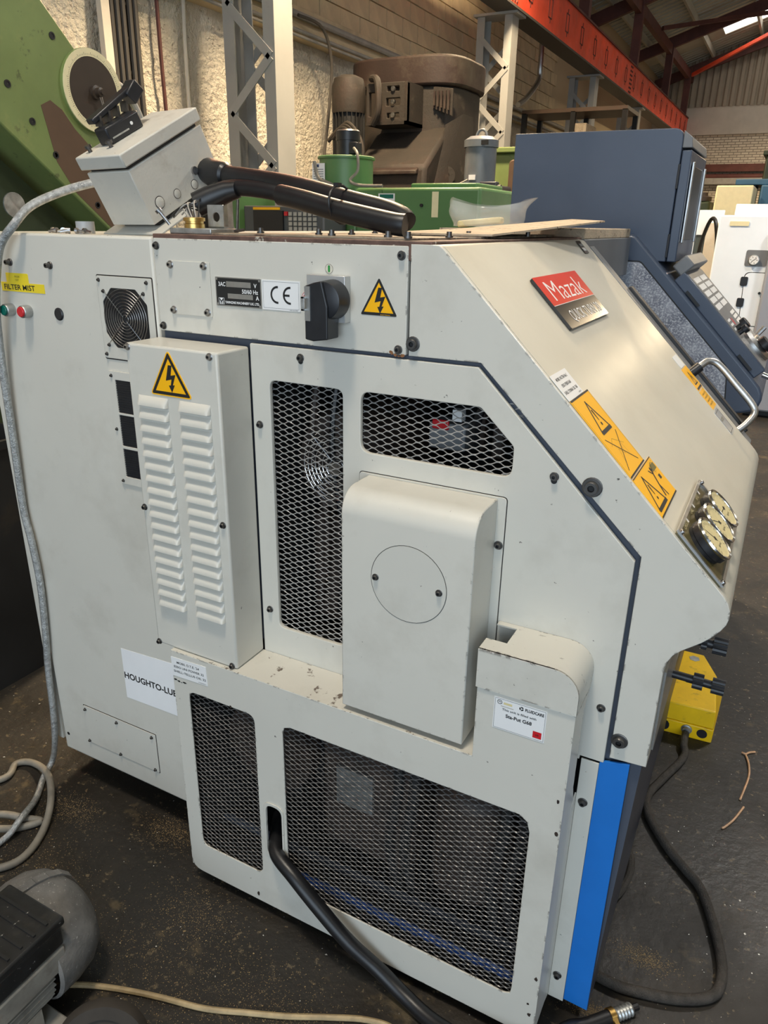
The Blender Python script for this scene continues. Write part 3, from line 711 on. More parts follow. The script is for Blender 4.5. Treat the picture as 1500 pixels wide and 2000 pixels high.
# gauges
gp = MB(); gp.obox(sp(.669, .158, .002), SU, SV, (S2,0,S2), .294, .112, .006); gplate = gp.build('gauge_plate', 'olive', lathe, bevel=.001)
b = MB()
for a, c in (((.613,.011),(.613,.305)),((.725,.011),(.725,.305)),((.613,.011),(.725,.011)),((.613,.305),(.725,.305))): b.bar(sp(*a, .007), sp(*c, .007), .006, .004, (S2,0,S2))
b.build('bezel', 'alu', gplate)
for s, y in ((.617,.014),(.617,.301),(.722,.014),(.722,.301)): screw(gplate, sp(s, y, .008), (1,0,1), .006, True)
for i, y in enumerate((.074, .156, .238)):
    b = MB(); b.revolve(sp(.668, y, .004), (1,0,1), [(.037,0),(.037,.007),(.040,.009),(.040,.022),(.0385,.024)], 36); g = b.build('gauge', 'black_plastic', lathe)
    b = MB(); b.revolve(sp(.668, y, .024), (1,0,1), [(.040,0),(.042,.003),(.0405,.0065),(.0365,.0055),(.036,.003)], 36, cap=False); b.build('bezel', 'chrome', g)
    d = Decal(sp(.668, y, .0275), SU, SV, .0006); d.sheet(circ(0, 0, .0366, 32), 'gauge_face')
    for k in range(19):
        a = PI*1.25-k*PI*1.5/18; d.line([(.027*math.cos(a), .027*math.sin(a)), (.032*math.cos(a), .032*math.sin(a))], .0011, 'ink')
    a = 2.1+.5*i; d.line([(-.008*math.cos(a), -.008*math.sin(a)), (.026*math.cos(a), .026*math.sin(a))], .0016, 'ink', 2); d.disc(0, 0, .004, 'ink', 3); d.text('kg/cm2', 0, -.015, .005, 'ink', align='CENTER'); d.done('dial', g)
    d = Decal(sp(.626, y-.03, .005), SU, SV, .0003); d.text(('CHUCK', 'TAIL', 'HYD')[i], .008, 0, .008, 'gauge_face'); d.r(.044, 0, .052, .008, 'white'); d.done('legend', gplate)
# door edge strip, handle
b = MB(); b.obox(sp(.372, 1.004, -.006), SU, SV, (S2,0,S2), .050, .70, .012); b.build('door_edge', 'slate', lathe, bevel=.002)
b = MB(); b.obox(sp(.435, 1.046, -.022), SU, SV, (S2,0,S2), .030, .52, .06); b.build('dark_gap', 'black', lathe, bevel=.003)  # black box colours in the shaded gap beside the hood edge
b = MB(); hp = [sp(.470,.985,-.008), sp(.470,1.0,.022), sp(.474,1.02,.044), sp(.500,1.03,.056), sp(.57,1.03,.058), sp(.640,1.03,.058), sp(.664,1.022,.048), sp(.672,1.00,.02), sp(.672,.985,-.004)]
b.tube(spline(hp, 8), .0095, 12); hd = b.build('door_handle', 'alu', lathe)
b = MB(); b.cyl(sp(.470,.980,-.010), sp(.470,.995,.022), .014, n=16); b.build('ferrule', 'black_plastic', hd)

# ---- main door with mesh windows
dpoly = rpoly([(-.939,.700),(-.191,.700),(-.191,.709),(-.1455,.709),(-.1455,1.1325),(-.4490,1.4310),(-.939,1.4310)], [.002,.001,.001,.002,.002,.002,.003], 2)
wa = rect(-.8935, -.7215, .790, 1.3610, .016, 5); wb = rpoly([(-.6815,1.243),(-.3735,1.243),(-.3735,1.3000),(-.4400,1.3625),(-.6815,1.3625)], [.022,.02,.014,.014,.02], 5)
b = MB(); b.plate(dpoly, [wa, wb], (0,0,0), LX, LZ, .010, .0015); door = b.build('side_door', 'paint', lathe)
for x, z in ((-.8167,1.4129),(-.9222,1.2651),(-.9174,.8301),(-.2971,1.2588),(-.1645,.8284)): screw(door, (x, 0, z), r=.0082)
for x, z in ((-.8167,1.406),(-.2971,1.251)):
    b = MB(); b.cyl((x, -.0006, z), (x, .002, z), .0055, n=14); b.build('keyhole', 'black', door)
def xmesh(name, parent, x0, x1, z0, z1, y, m='wire', L=.032, h=.0128):
    w, t = .0021, .0008
    b = MB(); nst = int((z1-z0)/(h/2)); nseg = int((x1-x0)/(L/8)); ca, sa = math.cos(.75), math.sin(.75)
    pr = [(-w/2, -t/2), (w/2, -t/2), (w/2, t/2), (-w/2, t/2)]
    def sec_at(a):                                         # (y, z) offsets, slats lean outwards
        ca, sa = math.cos(a), math.sin(a); return [(p*sa - q*ca, p*ca + q*sa) for p, q in pr]
    SEC = [sec_at(a) for a in (1.25, 1.35, 1.25, .75, .35, .25, .35, .75)]
    wave = [0.92, .75, 0, -.75, -.92, -.75, 0, .75]
    vs, fs = [], []
    for k in range(nst):
        zc = z0+(k+.5)*h/2; ph = 4 if k % 2 else 0; base = len(vs)
        for i in range(nseg+1):
            x = x0+i*L/8; zz = zc + wave[(i+ph) % 8]*h/4 + .0003*math.sin(i*1.7+k)
            for oy, oz in SEC[(i+ph+6) % 8]: vs.append((x, y+oy, zz+oz))
        for i in range(nseg):
            for c in range(4):
                a = base+i*4+c; e = base+i*4+(c+1) % 4; fs.append((a, e, e+4, a+4))
    b.add(vs, fs); return tag(b.build(name, m, parent, smooth=30), kind='stuff')
xmesh('expanded_mesh', door, -.905, -.710, .778, 1.372, .013)
xmesh('expanded_mesh', door, -.692, -.362, 1.232, 1.374, .013)
# things seen behind the door mesh
b = MB()
for i in range(8):
    r = .02+.0095*i; b.tube([(-.795+r*math.cos(2*PI*k/32), .10, 1.165+r*math.sin(2*PI*k/32)) for k in range(32)], .0012, 5, closed=True)
for k in range(4):
    a = PI/4+k*PI/2; b.tube([(-.795, .098, 1.165), (-.795+.095*math.cos(a), .098, 1.165+.095*math.sin(a))], .0016, 5)
b.revolve((-.795, .10, 1.165), (0,-1,0), [(.018,0),(.018,.012),(.015,.016)], 18); b.build('motor_fan_guard', 'chrome', lathe)
b = MB(); b.revolve((-.795, .12, 1.165), (0,1,0), [(.11,0),(.125,.03),(.125,.3)], 28); b.build('spindle_motor', 'inner_brown', lathe)
b = MB(); b.box(-.90, -.71, .16, .30, .74, 1.02); b.build('motor_bracket', 'inner_brown', lathe, bevel=.01)
for i in range(3): 
    b = MB(); b.tube(spline([(-.86+.05*i, .14, 1.40), (-.87+.05*i, .12, 1.2), (-.84+.04*i, .13, 1.0), (-.88+.06*i, .15, .78)], 6), .008, 8); b.build('wiring', 'inner_brown' if i != 1 else 'rubber', lathe)
b = MB(); b.box(-.60, -.52, .14, .2, 1.23, 1.285); b.build('limit_switch', 'slate', lathe, bevel=.004)
b = MB(); b.box(-.592, -.555, .136, .142, 1.272, 1.292); b.build('switch_cap', 'red', lathe, bevel=.003)
b = MB(); b.box(-.545, -.525, .13, .15, 1.295, 1.318); b.build('cable_marker', 'white', lathe)
b = MB(); b.box(-.47, -.445, .16, .22, 1.22, 1.40); b.box(-.52, -.50, .2, .22, 1.22, 1.40); b.build('hydraulic_block', 'inner_brown', lathe, bevel=.004)
b = MB(); b.tube(spline([(-.50, .15, 1.24), (-.49, .13, 1.31), (-.46, .14, 1.37), (-.40, .2, 1.38)], 6), .009, 8); b.build('wiring', 'rubber', lathe)

# ---- louvred box
b = MB(); b.box(-1.1805, -.9405, -.100, -.0005, .7165, 1.4245); lb = b.build('louvred_box', 'paint', lathe, bevel=.005, seg=3)
def louvre_mesh():
    b = MB(); Wl, Hl, Dp, n, m = .081, .0195, .0105, 22, 6; vs = []; fs = []
    for i in range(n+1):
        x = Wl/2*math.sin(PI*(i/n-.5)); ds = min(x+Wl/2, Wl/2-x)
        for j in range(m+1):
            t = j/m; k = min(1, ds/(.017*(1-t)+.0045)); k = math.sqrt(max(0, 1-(1-k)**2))
            vs.append((x, -Dp*k*math.sin(t*PI/2)**.75, Hl*(1-t)))
        vs.append((x, -Dp*k*.9, .0004)); vs.append((x, 0, .0010))
    st = m+3
    for i in range(n):
        for j in range(st-1):
            fs.append((i*st+j, i*st+j+1, (i+1)*st+j+1, (i+1)*st+j))
    b.add(vs, fs); 
    b.m = [0]*len(b.f)
    me = bpy.data.meshes.new('louvre'); me.from_pydata(b.v, [], b.f); me.materials.append(MATS['paint'])
    me.polygons.foreach_set('use_smooth', [True]*len(me.polygons)); me.set_sharp_from_angle(angle=.9); return me
LM = louvre_mesh()
for xc in (-1.1165, -1.0055):
    for k in range(18): place('louvre', LM, Matrix.Translation((xc, -.1003, 1.3005-k*.02765)), lb)
for x, z in ((-.9587,1.4155),(-1.1735,1.4165),(-1.1735,1.0652),(-.9533,1.0668),(-1.1735,.7215),(-.9548,.7225)): screw(lb, (x, -.1, z), r=.0075, light=z > 1.4)
d = Decal((-1.0650, -.1, 1.3255), LX, LZ, .0010); tri = [(-.056,0),(.056,0),(0,.0945)]
d.sheet(rpoly(tri, .006), 'yellow'); d.fill(rpoly([(-.0515,.0026),(.0515,.0026),(0,.0895)], .003), 'ink'); d.fill([(-.0400,.0092),(.0400,.0092),(0,.0765)], 'yellow', 2); bolt_arrow(d, 0, .0370, .064, 'ink', 3); d.done('voltage_sign', lb, 'large yellow triangle high voltage sign')

# ---- belt cover with round inspection disc
b = MB(); b.plate(rpoly([(-.682,.74),(-.3775,.74),(-.3775,1.2040),(-.682,1.2040)], [0,0,.008,.008]), [], (0,-.0025,0), LX, LZ, .0025, .0006); bf = b.build('cover_flange', 'paint', lathe)
b = MB(); b.plate(rpoly([(-.6835,.74),(-.3760,.74),(-.3760,1.2055),(-.6835,1.2055)], [0,0,.009,.009]), [], (0,-.0003,0), LX, LZ, .0003); b.build('gasket', 'inner_dark', door)
screw(bf, (-.3862, -.0025, 1.1106), r=.0085)
Rr = .046; arc = [(-.107+Rr-Rr*math.cos(a), 1.2005-Rr+Rr*math.sin(a)) for a in [PI/2*k/10 for k in range(11)]]
b = MB(); b.prism([(-.0026,.7285),(-.107,.7285)]+arc+[(-.0026,1.2005)], -.6610, -.3940, 'X'); bc = b.build('belt_cover', 'paint_worn', lathe, bevel=.002)
b = MB(); b.plate(circ(-.5187, 1.0415, .0778, 48), [circ(-.5187, 1.0415, .0768, 48)], (0,-.1073,0), LX, LZ, .0003); b.build('disc_gap', 'inner_dark', bc)
b = MB(); b.plate(circ(-.5187, 1.0415, .0765, 48), [], (0,-.1078,0), LX, LZ, .0008); dsc = b.build('inspection_disc', 'paint', lathe)
for x in (-.5862, -.4560): screw(dsc, (x, -.1078, 1.0412), r=.0068)

# ---- lower guard box
YG = -.11
wc = rect(-1.086, -.8930, .1385, .6150, .022, 5)
wd_ = [(-.8145,.245),(-.812,.160),(-.800,.148),(-.765,.142),(-.735,.1375),(-.26,.1350),(-.2475,.142),(-.2455,.16),(-.2455,.585),(-.252,.608),(-.268,.6185),(-.795,.6185),(-.811,.612),(-.8155,.595)]
sl = rpoly([(-.8735,.212),(-.8275,.226),(-.8265,.372),(-.8715,.372)], [.016,.016,.02,.02], 5)
gpoly = rpoly([(-1.131,.040),(-.1885,.040),(-.1885,.872),(-.3705,.872),(-.3705,.7155),(-1.131,.7155)], [.034,.004,.003,.003,.002,.004], 4)
b = MB(); b.plate(gpoly, [wc, wd_, sl], (0,YG,0), LX, LZ, .004, .0012)
lg = b.build('lower_guard', 'paint_worn', lathe)
b = MB(); b.box(-1.131, -.3705, YG+.0005, -.0008, .712, .7157); b.build('guard_top', 'paint_flaked', lg)
b = MB(); b.box(-1.131, -1.128, YG+.002, -.0008, .05, .713); b.build('guard_side', 'paint', lg)
b = MB(); b.prism([(YG+.002,.045),(-.004,.045),(-.004,.585),(-.036,.66),(-.036,.84),(-.004,.868),(YG+.002,.868)], -.1915, -.1886, 'X'); b.build('guard_side', 'paint_worn', lg)
b = MB(); b.box(-.3705, -.3675, YG+.002, -.0008, .713, .868); b.build('guard_side', 'paint', lg)
b = MB(); b.plate(rpoly([(-.8790,.206),(-.8220,.220),(-.8210,.380),(-.8775,.380)], [.018,.018,.022,.022], 5), [sl], (0,YG-.0030,0), LX, LZ, .003, .0008); b.build('slot_rim', 'paint', lg)
xmesh('expanded_mesh', lg, -1.10, -.88, .125, .628, YG+.010, 'wire_shaded', .029, .0135); xmesh('expanded_mesh', lg, -.826, -.235, .125, .632, YG+.010, 'wire_shaded', .029, .0135)
# cap over the raised end, with a cut-out at its back
def cap_prof(xl): 
    R = .046; a = [(-.1875-R+R*math.sin(PI/2*k/8), .9545-R+R*math.cos(PI/2*k/8)) for k in range(9)]
    o = [(xl,.9545)]+a+[(-.1875,.874)]; i = [(x-.003, z-.003) for x, z in o]; i[0] = (xl, .9515); i[-1] = (-.1905,.874)
    return o+i[::-1]
b = MB(); b.prism(cap_prof(-.3725), YG-.002, -.072); b.prism(cap_prof(-.3330), -.072, -.014); b.prism(cap_prof(-.3725), -.014, -.0006)
b.prism([(-.3725,.874),(-.1875,.874),(-.1875,.9085)]+[(-.1875-.046+.046*math.sin(PI/2*k/8), .9545-.046+.046*math.cos(PI/2*k/8)) for k in range(8, -1, -1)]+[(-.3725,.9545)], YG-.003, YG+.001)
b.build('guard_cap', 'paint_worn', lathe)
b = MB(); b.box(-.331, -.245, -.104, -.004, .8690, .9475); b.box(-.3665, -.331, -.104, -.004, .860, .880); b.build('cap_shade_fill', 'black', lathe)  # black boxes put the shade inside the cap's cut-out
d = Decal((-.3355, YG, .7970), LX, LZ, .0008); Wd, Hd = .0975, .0675; d.sheet(rect(0, Wd, 0, Hd), 'white'); d.line([(.002,.002),(Wd-.002,.002),(Wd-.002,Hd-.002),(.002,Hd-.002)], .0005, 'ink', 1, True)
d.ring(.0105, .0585, .0038, .0048, 'ink'); d.text('M', .0105, .0566, .0044, 'ink', align='CENTER'); d.r(.018, .0555, .034, .060, 'gauge_face'); d.r(.013, .0505, .037, .0512, 'ink_dim')
d.ring(.0515, .0575, .0016, .0042, 'ink', 1, .3, 2.0, 6); d.ring(.0515, .0575, .0016, .0042, 'ink', 1, 2.4, 4.1, 6); d.ring(.0515, .0575, .0016, .0042, 'ink', 1, 4.5, 6.1, 6)
d.text('FLUIDCARE', .0585, .0545, .0060, 'ink', w=.0345, bold=.0003); d.text('This unit is filled with', .0480, .0425, .0046, 'ink', w=.064, align='CENTER', bold=.0001); d.text('Sta-Put G68', .0480, .0290, .0072, 'ink', w=.049, align='CENTER', bold=.0003)
d.r(.0760, .0055, .0920, .0195, 'red'); d.text('68', .084, .0102, .0046, 'ink', 2, align='CENTER'); d.done('fluid_label', lg, 'white coolant label with red square')
d = Decal((-1.1300, YG, .6465), Vector((1,0,.035)), Vector((-.035,0,1)), .0008); Wd, Hd = .1065, .0515; d.sheet(rect(0, Wd, 0, Hd), 'white')
for i, tx in enumerate(("MOBIL D.T.E. '24", 'ESSO UNI POWER 32', 'SHELL-TELLUS OIL 32')): d.text(tx, (.017, .007, .005)[i], .0365-.0125*i, .0060, 'ink', 1, w=(.068, .091, .098)[i], bold=.0001)
d.text('H30261', .080, .002, .0024, 'ink', w=.022); d.done('oil_label', lg, 'white hydraulic oil label')
d = Decal((-1.10, YG, .636), LX, LZ, .0002); random.seed(9)
for cx, cy, r in ((-.024,.000,.006),(-.014,-.002,.005),(.004,-.001,.006),(-.006,-.003,.0025)): d.fill([(cx+r*random.uniform(.6,1.3)*math.cos(2*PI*k/9), cy+.55*r*random.uniform(.5,1.1)*math.sin(2*PI*k/9)) for k in range(9)], 'ink')
for cx, cy, r in ((.905,-.03,.004),(.90,.045,.0035),(.903,-.42,.004),(.898,-.53,.005),(.893,-.50,.003),(.70,-.03,.003),(.14,-.02,.0035),(.19,-.575,.005)): d.fill([(cx+r*random.uniform(.5,1.1)*math.cos(2*PI*k/8), cy+1.6*r*random.uniform(.5,1.2)*math.sin(2*PI*k/8)) for k in range(8)], 'inner_brown')
d.done('paint_scars', lg)
# lower edge strip, blue panel
b = MB(); b.plate(rect(-.1870, -.1530, .042, .704, .001), [], (0,0,0), LX, LZ, .004, .001); ls = b.build('edge_strip', 'paint', lathe)
b = MB(); b.add([(-.1885,-.034,.05),(-.187,-.0005,.045),(-.187,-.0005,.62),(-.1885,-.034,.60),(-.1905,-.034,.05),(-.19,-.0005,.045),(-.19,-.0005,.62),(-.1905,-.034,.60)], [(0,1,2,3),(7,6,5,4),(0,4,5,1),(2,6,7,3),(0,3,7,4),(1,5,6,2)]); b.build('strip_flange', 'paint', ls)
for z in (.6025, .1155): screw(ls, (-.1725, 0, z), r=.0095)
b = MB(); b.plate([(-.1526,.0495),(-.1000,.0475),(-.0985,.7235),(-.1526,.7100)], [], (0,.001,0), LX, LZ, .006, .001); b.build('blue_panel', 'blue_panel', lathe)
# inside the lower guard
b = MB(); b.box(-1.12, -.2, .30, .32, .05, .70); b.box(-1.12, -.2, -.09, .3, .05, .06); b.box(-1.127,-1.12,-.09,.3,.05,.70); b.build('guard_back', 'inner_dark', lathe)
b = MB(); b.box(-.83, -.23, -.075, -.065, .125, .152); b.build('pump_rail', 'blue_dark', lathe, bevel=.004)
b = MB(); b.revolve((-.42, .10, .20), (0,0,1), [(.10,0),(.10,.26),(.085,.28),(.085,.30),(.03,.31)], 24); b.build('coolant_pump', 'inner_brown', lathe)
b = MB(); b.revolve((-.98, .10, .38), (0,-1,0), [(.13,0),(.13,.05),(.05,.055),(.05,.08)], 28); b.build('belt_pulley', 'inner_brown', lathe)
b = MB(); b.box(-.755, -.655, .02, .029, .325, .435); b.build('inner_tag', 'galv', lathe)
b = MB(); b.box(-.80, -.55, .03, .2, .18, .58); b.build('oil_tank', 'inner_brown', lathe, bevel=.01)
for x in (-.60, -.56, -.34, -.30):
    b = MB(); b.tube(spline([(x, .05, .66), (x+.015, .02, .45), (x-.01, .03, .25), (x+.02, .05, .08)], 5), .014, 8); b.build('hose', 'inner_dark', lathe)

# ---- top of the machine
mat('stained_top', (.30, .24, .17), .6, var=.3, vs=9, dirt=[((.075, .04, .028), .5, .60, 12, .9), ((.62, .56, .44), .58, .66, 16, .7)])
mat('dirty_edge', (.11, .06, .045), .65, var=.5, vs=30, dirt=[((.5, .46, .38), .62, .66, 40, .8)])
mat('board', (.55, .44, .31), .8, var=.15, vs=18, dirt=[((.12, .07, .045), .60, .64, 45, .9)], bump=.4, bs=150)
b = MB(); b.box(-1.176, -.545, .001, 1.02, 1.600, 1.6325); b.build('top_plate', 'dirty_edge', lathe, bevel=.002)
for x0, x1, y0, y1, z0, z1 in ((-1.045,-.60,.03,.30,1.6326,1.6362),(-1.0,-.58,.32,.62,1.6326,1.6370),(-.95,-.60,.64,.95,1.6326,1.6378)):
    b = MB(); b.box(x0, x1, y0, y1, z0, z1); b.build('cover_strip', 'stained_top', lathe, bevel=.0008)
b = MB(); b.box(-.70, -.54, 1.03, 1.70, 1.6268, 1.656); b.build('rail_cover', 'board', lathe, bevel=.003)
b = MB(); b.box(-.70, -.535, 1.02, 1.70, 1.50, 1.6268); b.build('rail_housing', 'slate', lathe, bevel=.003)
random.seed(5)
for x, y in ((-.99,.12),(-.83,.22),(-.78,.06),(-.86,.14),(-.655,.05),(-.605,.03),(-.60,.20),(-.64,.40),(-.57,.60),(-.9,.45)):
    b = MB(); z = 1.6360
    b.cyl((x, y, z), (x, y, z+.004), .0075, n=14); b.cyl((x, y, z+.004), (x, y, z+.011), .0052, n=12); b.build('top_bolt', 'steel_dark', lathe)

# ---- control column with slanted front
cprof = [(-.80,.72),(-.80,1.636),(-.548,1.636),(-.532,1.632)]+[(x+.0012, z+.0012) for x, z in ((-.06,1.160),(-.030,1.128),(-.018,1.105),(-.015,1.08),(-.022,1.055),(-.042,1.035),(-.075,1.025))]+[(-.12,1.02),(-.12,.72)]
mat('mist', srgb(104, 108, 122), .55, var=.12, vs=6, dirt=[((.38, .40, .45), .42, .62, 7, .85), ((.58, .60, .64), .50, .58, 140, .7)], bump=.3, bs=160)
b = MB(); b.prism(cprof, 1.775, 2.55); cc = b.build('control_column', 'navy', lathe, bevel=.010, seg=3)
inner = rpoly([(-.70,1.542),(-.505,1.542),(-.150,1.188),(-.136,1.06),(-.70,1.06)], [.01,.03,.03,.02,.01])
b = MB(); b.plate(inner, [], (0,1.7745,0), LX, LZ, .0012); b.build('splash_panel', 'mist', cc)
b = MB(); b.plate(rpoly([(-.70,1.547),(-.503,1.547),(-.146,1.190),(-.131,1.055),(-.70,1.055)], [.01,.03,.03,.02,.01]), [inner], (0,1.7742,0), LX, LZ, .0012); b.build('panel_seal', 'black', cc)
# operator panel
b = MB(); b.obox(sp(.435, 2.03, .023), SU, SV, (S2,0,S2), .46, .462, .046); op = b.build('operator_panel', 'navy', lathe, bevel=.004)
d = Decal(sp(.660, 1.810, .0465), SU, SV, .0012); d.sheet(rect(0, .44, 0, .44), 'slate')
for r_ in range(2):
    for c_ in range(5): d.r(.03+.05*r_*4, .395-.032*c_, .20+.05*r_*4, .418-.032*c_, 'white')
for c_ in range(3): d.r(.26, .22-.02*c_, .40, .234-.02*c_, 'white'); d.r(.04, .21-.02*c_, .12, .22-.02*c_, 'white')
d.disc(.16, .2, .018, 'red'); d.text('MODE', .05, .15, .014, 'white'); d.text('FEED', .25, .13, .014, 'white'); d.done('keypad', op)
for s, y, r, h, m in ((.49,1.92,.022,.04,'black_plastic'),(.505,1.87,.016,.035,'black_plastic'),(.60,1.95,.03,.05,'black_plastic'),(.63,2.12,.026,.05,'red')):
    b = MB(); b.revolve(sp(s, y, .047), (1,0,1), [(r*.55,0),(r*.55,h*.5),(r,h*.55),(r,h),(r*.8,h*1.06)], 18); b.build('knob', m, op)
b = MB(); b.revolve(sp(.585, 1.99, .047), (1,0,1), [(.07,0),(.07,.012),(.058,.024),(.03,.026),(.03,.034)], 32); b.build('handwheel', 'alu', op)
b = MB(); b.tube([sp(.56, 2.03, .07), sp(.553, 2.04, .11)], .009, 8); b.build('crank', 'steel', op)
for s in (.30, .60): 
    b = MB(); b.bar(sp(s-.035, 1.797, .010), sp(s+.035, 1.797, .010), .012, .010); b.build('hinge', 'black', op)
b = MB(); b.cyl(sp(.672, 1.80, .03), sp(.70, 1.80, .045), .010, n=12); b.build('latch', 'chrome', op)
b = MB(); b.obox(sp(.185, 2.03, .055), SU, SV, (S2,0,S2), .46, .05, .06); b.build('panel_hood', 'slate', op, bevel=.006)
# screen housing on top
hpz = rpoly([(-1.03,1.560),(-.4215,1.545),(-.4215,1.9845),(-1.03,1.9845)], [.0,.0,.035,.004], 6)
b = MB(); b.prism(hpz, 1.80, 2.26); sh = b.build('screen_housing', 'navy', lathe, bevel=.004)
b = MB(); b.box(-.4185, -.386, 1.802, 2.258, 1.545, 1.915); b.build('screen_door', 'navy', sh, bevel=.004)
b = MB(); b.prism([(-.4215,1.922),(-.386,1.922),(-.392,1.955),(-.4215,1.978)], 1.805, 2.255); b.build('visor', 'slate', sh, bevel=.003)
b = MB(); b.box(-.3862, -.3835, 1.85, 2.21, 1.62, 1.87); b.build('screen', 'black_plastic', sh, bevel=.003)
for yb in (1.84, 2.2): b = MB(); b.box(-.384, -.376, yb, yb+.02, 1.61, 1.88); b.build('screen_trim', 'alu', sh, bevel=.002)
for z in (1.83, 1.60):
    b = MB(); b.box(-.4235, -.4165, 1.793, 1.800, z-.04, z+.04); b.build('hinge', 'black', sh, bevel=.0015)
# valve rods under the nose
for (y, z, x0, ks) in ((.235,.800,-.105,((-.026,-.006),(.010,.034))),(.13,.948,-.06,((-.022,-.012),(-.002,.022)))):
    b = MB(); b.cyl((x0, y, z), (ks[1][0]+.004, y, z-.004), .0088, n=12); vr = b.build('valve_rod', 'black_plastic', lathe)
    for k in ks:
        b = MB(); xa, xb = k[0]-.006, k[1]; r = .0165 if xb-xa > .018 else .013
        ring = [((r if i % 2 else r*.88)*math.cos(2*PI*i/28), (r if i % 2 else r*.88)*math.sin(2*PI*i/28)) for i in range(28)]
        b.prism([(y+a, z-.004+c) for a, c in ring], xa+.006, xb, 'X'); b.cyl((xa-.006, y, z-.004), (xa+.006, y, z-.004), .008, n=12); b.build('knurled_nut', 'black_plastic', vr)
b = MB(); b.box(-.0985, -.072, .05, .50, .74, .93); b.build('manifold', 'navy_dark', lathe, bevel=.004)
b = MB(); b.box(-.0700, -.066, .03, .30, .75, .92); b.build('chrome_strip', 'alu', lathe)

# ================================================================== things on top of the lathe
BA = Vector((-1.2439, .080, 1.6475)); BU = Vector((.994,-.107,.015)); BV = Vector((.089,.885,.456)); BN = Vector((-.062,-.452,.89))
def bl(x, y, z): return BA + BU*x + BV*y + BN*z
def lbox(b, x0, x1, y0, y1, z0, z1, mi=0): return b.obox(bl((x0+x1)/2, (y0+y1)/2, (z0+z1)/2), BU, BV, BN, x1-x0, y1-y0, z1-z0, mi)
mat('box_paint', (.56, .54, .48), .42, var=.05, vs=6, dirt=[((.26, .21, .15), .56, .78, 11, .55), CHIP], bump=.12, bs=180)
sb = empty('switch_box', (-1.30, .18, 1.627), 'pale grey junction box propped at a tilt on the lathe', 'junction box')
b = MB(); lbox(b, -.140, 0, 0, .235, 0, .117); b.build('body', 'box_paint', sb, bevel=.002)
b = MB(); lbox(b, -.132, -.008, .008, .227, .117, .126); b.build('seal', 'black', sb)
b = MB(); lbox(b, -.146, .003, -.006, .240, .1245, .152); b.build('lid', 'box_paint', sb, bevel=.003)
b = MB(); lbox(b, -.168, .030, -.016, .262, -.0150, -.0105); b.build('mounting_plate', 'box_paint', sb, bevel=.001)
b = MB(); lbox(b, -.13, -.01, .02, .22, -.0105, 0); b.build('foot_pad', 'black', sb)
b = MB(); pA = bl(-.11, .24, -.0155); b.bar((pA.x, pA.y, 1.6265), pA, .02, .02, (0,1,0)); b.build('prop', 'galv', sb)
b = MB(); pA = bl(.0, .24, -.0155); b.bar((pA.x, pA.y, 1.6265), pA, .02, .02, (0,1,0)); b.build('prop', 'galv', sb)
for y, z, r in ((.039,.032,.0125), (.093,.026,.0098), (.150,.021,.0098)):
    b = MB(); b.revolve(bl(.0003, y, z), BU, [(r*1.06,0),(r*1.06,.0004)], 20); b.revolve(bl(.0003, y, z), BU, [(r*.93,0),(r*.93,.0012),(r*.85,.0016)], 20, 1); b.build('knockout', ['inner_brown', 'box_paint'], sb)
for x, y in ((-.122,.022), (-.072,.040)):
    b = MB(); b.cyl(bl(x, y, .152), bl(x, y, .160), .0045, n=12); b.cyl(bl(x, y, .160), bl(x, y, .166), .0075, n=14); b.build('lid_screw', 'steel_dark', sb)
hb = MB(); lbox(hb, -.118, -.078, .050, .150, .152, .186); hb_ = hb.build('rotary_handle', 'black_plastic', sb, bevel=.004)
b = MB(); b.bar(bl(-.118,.052,.200), bl(-.108,.178,.222), .026, .012, BN); b.bar(bl(-.108,.160,.205), bl(-.106,.195,.222), .034, .030, BN); b.build('lever', 'black_plastic', hb_, bevel=.003)
for k in range(4): b = MB(); b.bar(bl(-.112,.066+.026*k,.186), bl(-.110,.070+.027*k,.206), .02, .005, BV); b.build('rib', 'steel_dark', hb_)
b = MB(); b.bar(bl(-.0775,.058,.163), bl(-.0775,.108,.163), .001, .003, BN); b.build('slot_mark', 'galv', hb_)
b = MB(); b.cyl(bl(-.0778,.120,.170), bl(-.0765,.120,.170), .0035, n=12); b.build('pivot', 'white', hb_)
b = MB(); b.cyl(bl(0,.164,.046), bl(.005,.164,.046), .0085, n=16); b.build('earth_screw', 'steel', sb)
b = MB(); b.revolve(bl(0, .196, .031), BU, [(.024,0),(.024,.010),(.021,.011),(.021,.02)], 6); b.build('brass_gland', 'brass', sb)

# cables
bc1 = empty('black_cable', (-.93, .17, 1.63), 'thick upper black cable leaving the tilted junction box gland', 'cable', 'thick black cables on the lathe top')
b = MB(); b.tube(spline([bl(.012,.196,.031), (-1.195,.228,1.757), (-1.16,.222,1.754), (-1.057,.20,1.743), (-.963,.18,1.731), (-.875,.16,1.716), (-.78,.14,1.697), (-.707,.13,1.683), (-.666,.12,1.6715), (-.650,.112,1.662)], 6), .0205, 16); b.build('sheath', 'rubber', bc1)
b = MB(); b.tube([bl(.010,.196,.031), (-1.195,.228,1.757), (-1.155,.222,1.7535), (-1.148,.220,1.7525)], [.028,.029,.027,.0215], 18); b.build('boot', 'rubber', bc1)
b = MB(); b.tube([(-.795, .1205+.045*math.cos(k*PI/8)-.012*math.sin(k*PI/8), 1.692+.034*math.sin(k*PI/8)+.006*math.cos(k*PI/8)) for k in range(16)], .0024, 6, closed=True); b.build('cable_tie', 'black', bc1)
b = MB(); b.box(-.800, -.790, .100, .114, 1.722, 1.730); b.build('tie_head', 'black', bc1)
b = MB(); b.tube(spline([(-.937,.120,1.709), (-.925,.118,1.7075), (-.867,.110,1.697), (-.79,.10,1.681), (-.72,.094,1.6685), (-.663,.09,1.6590), (-.642,.092,1.6570)], 6), .0200, 16)
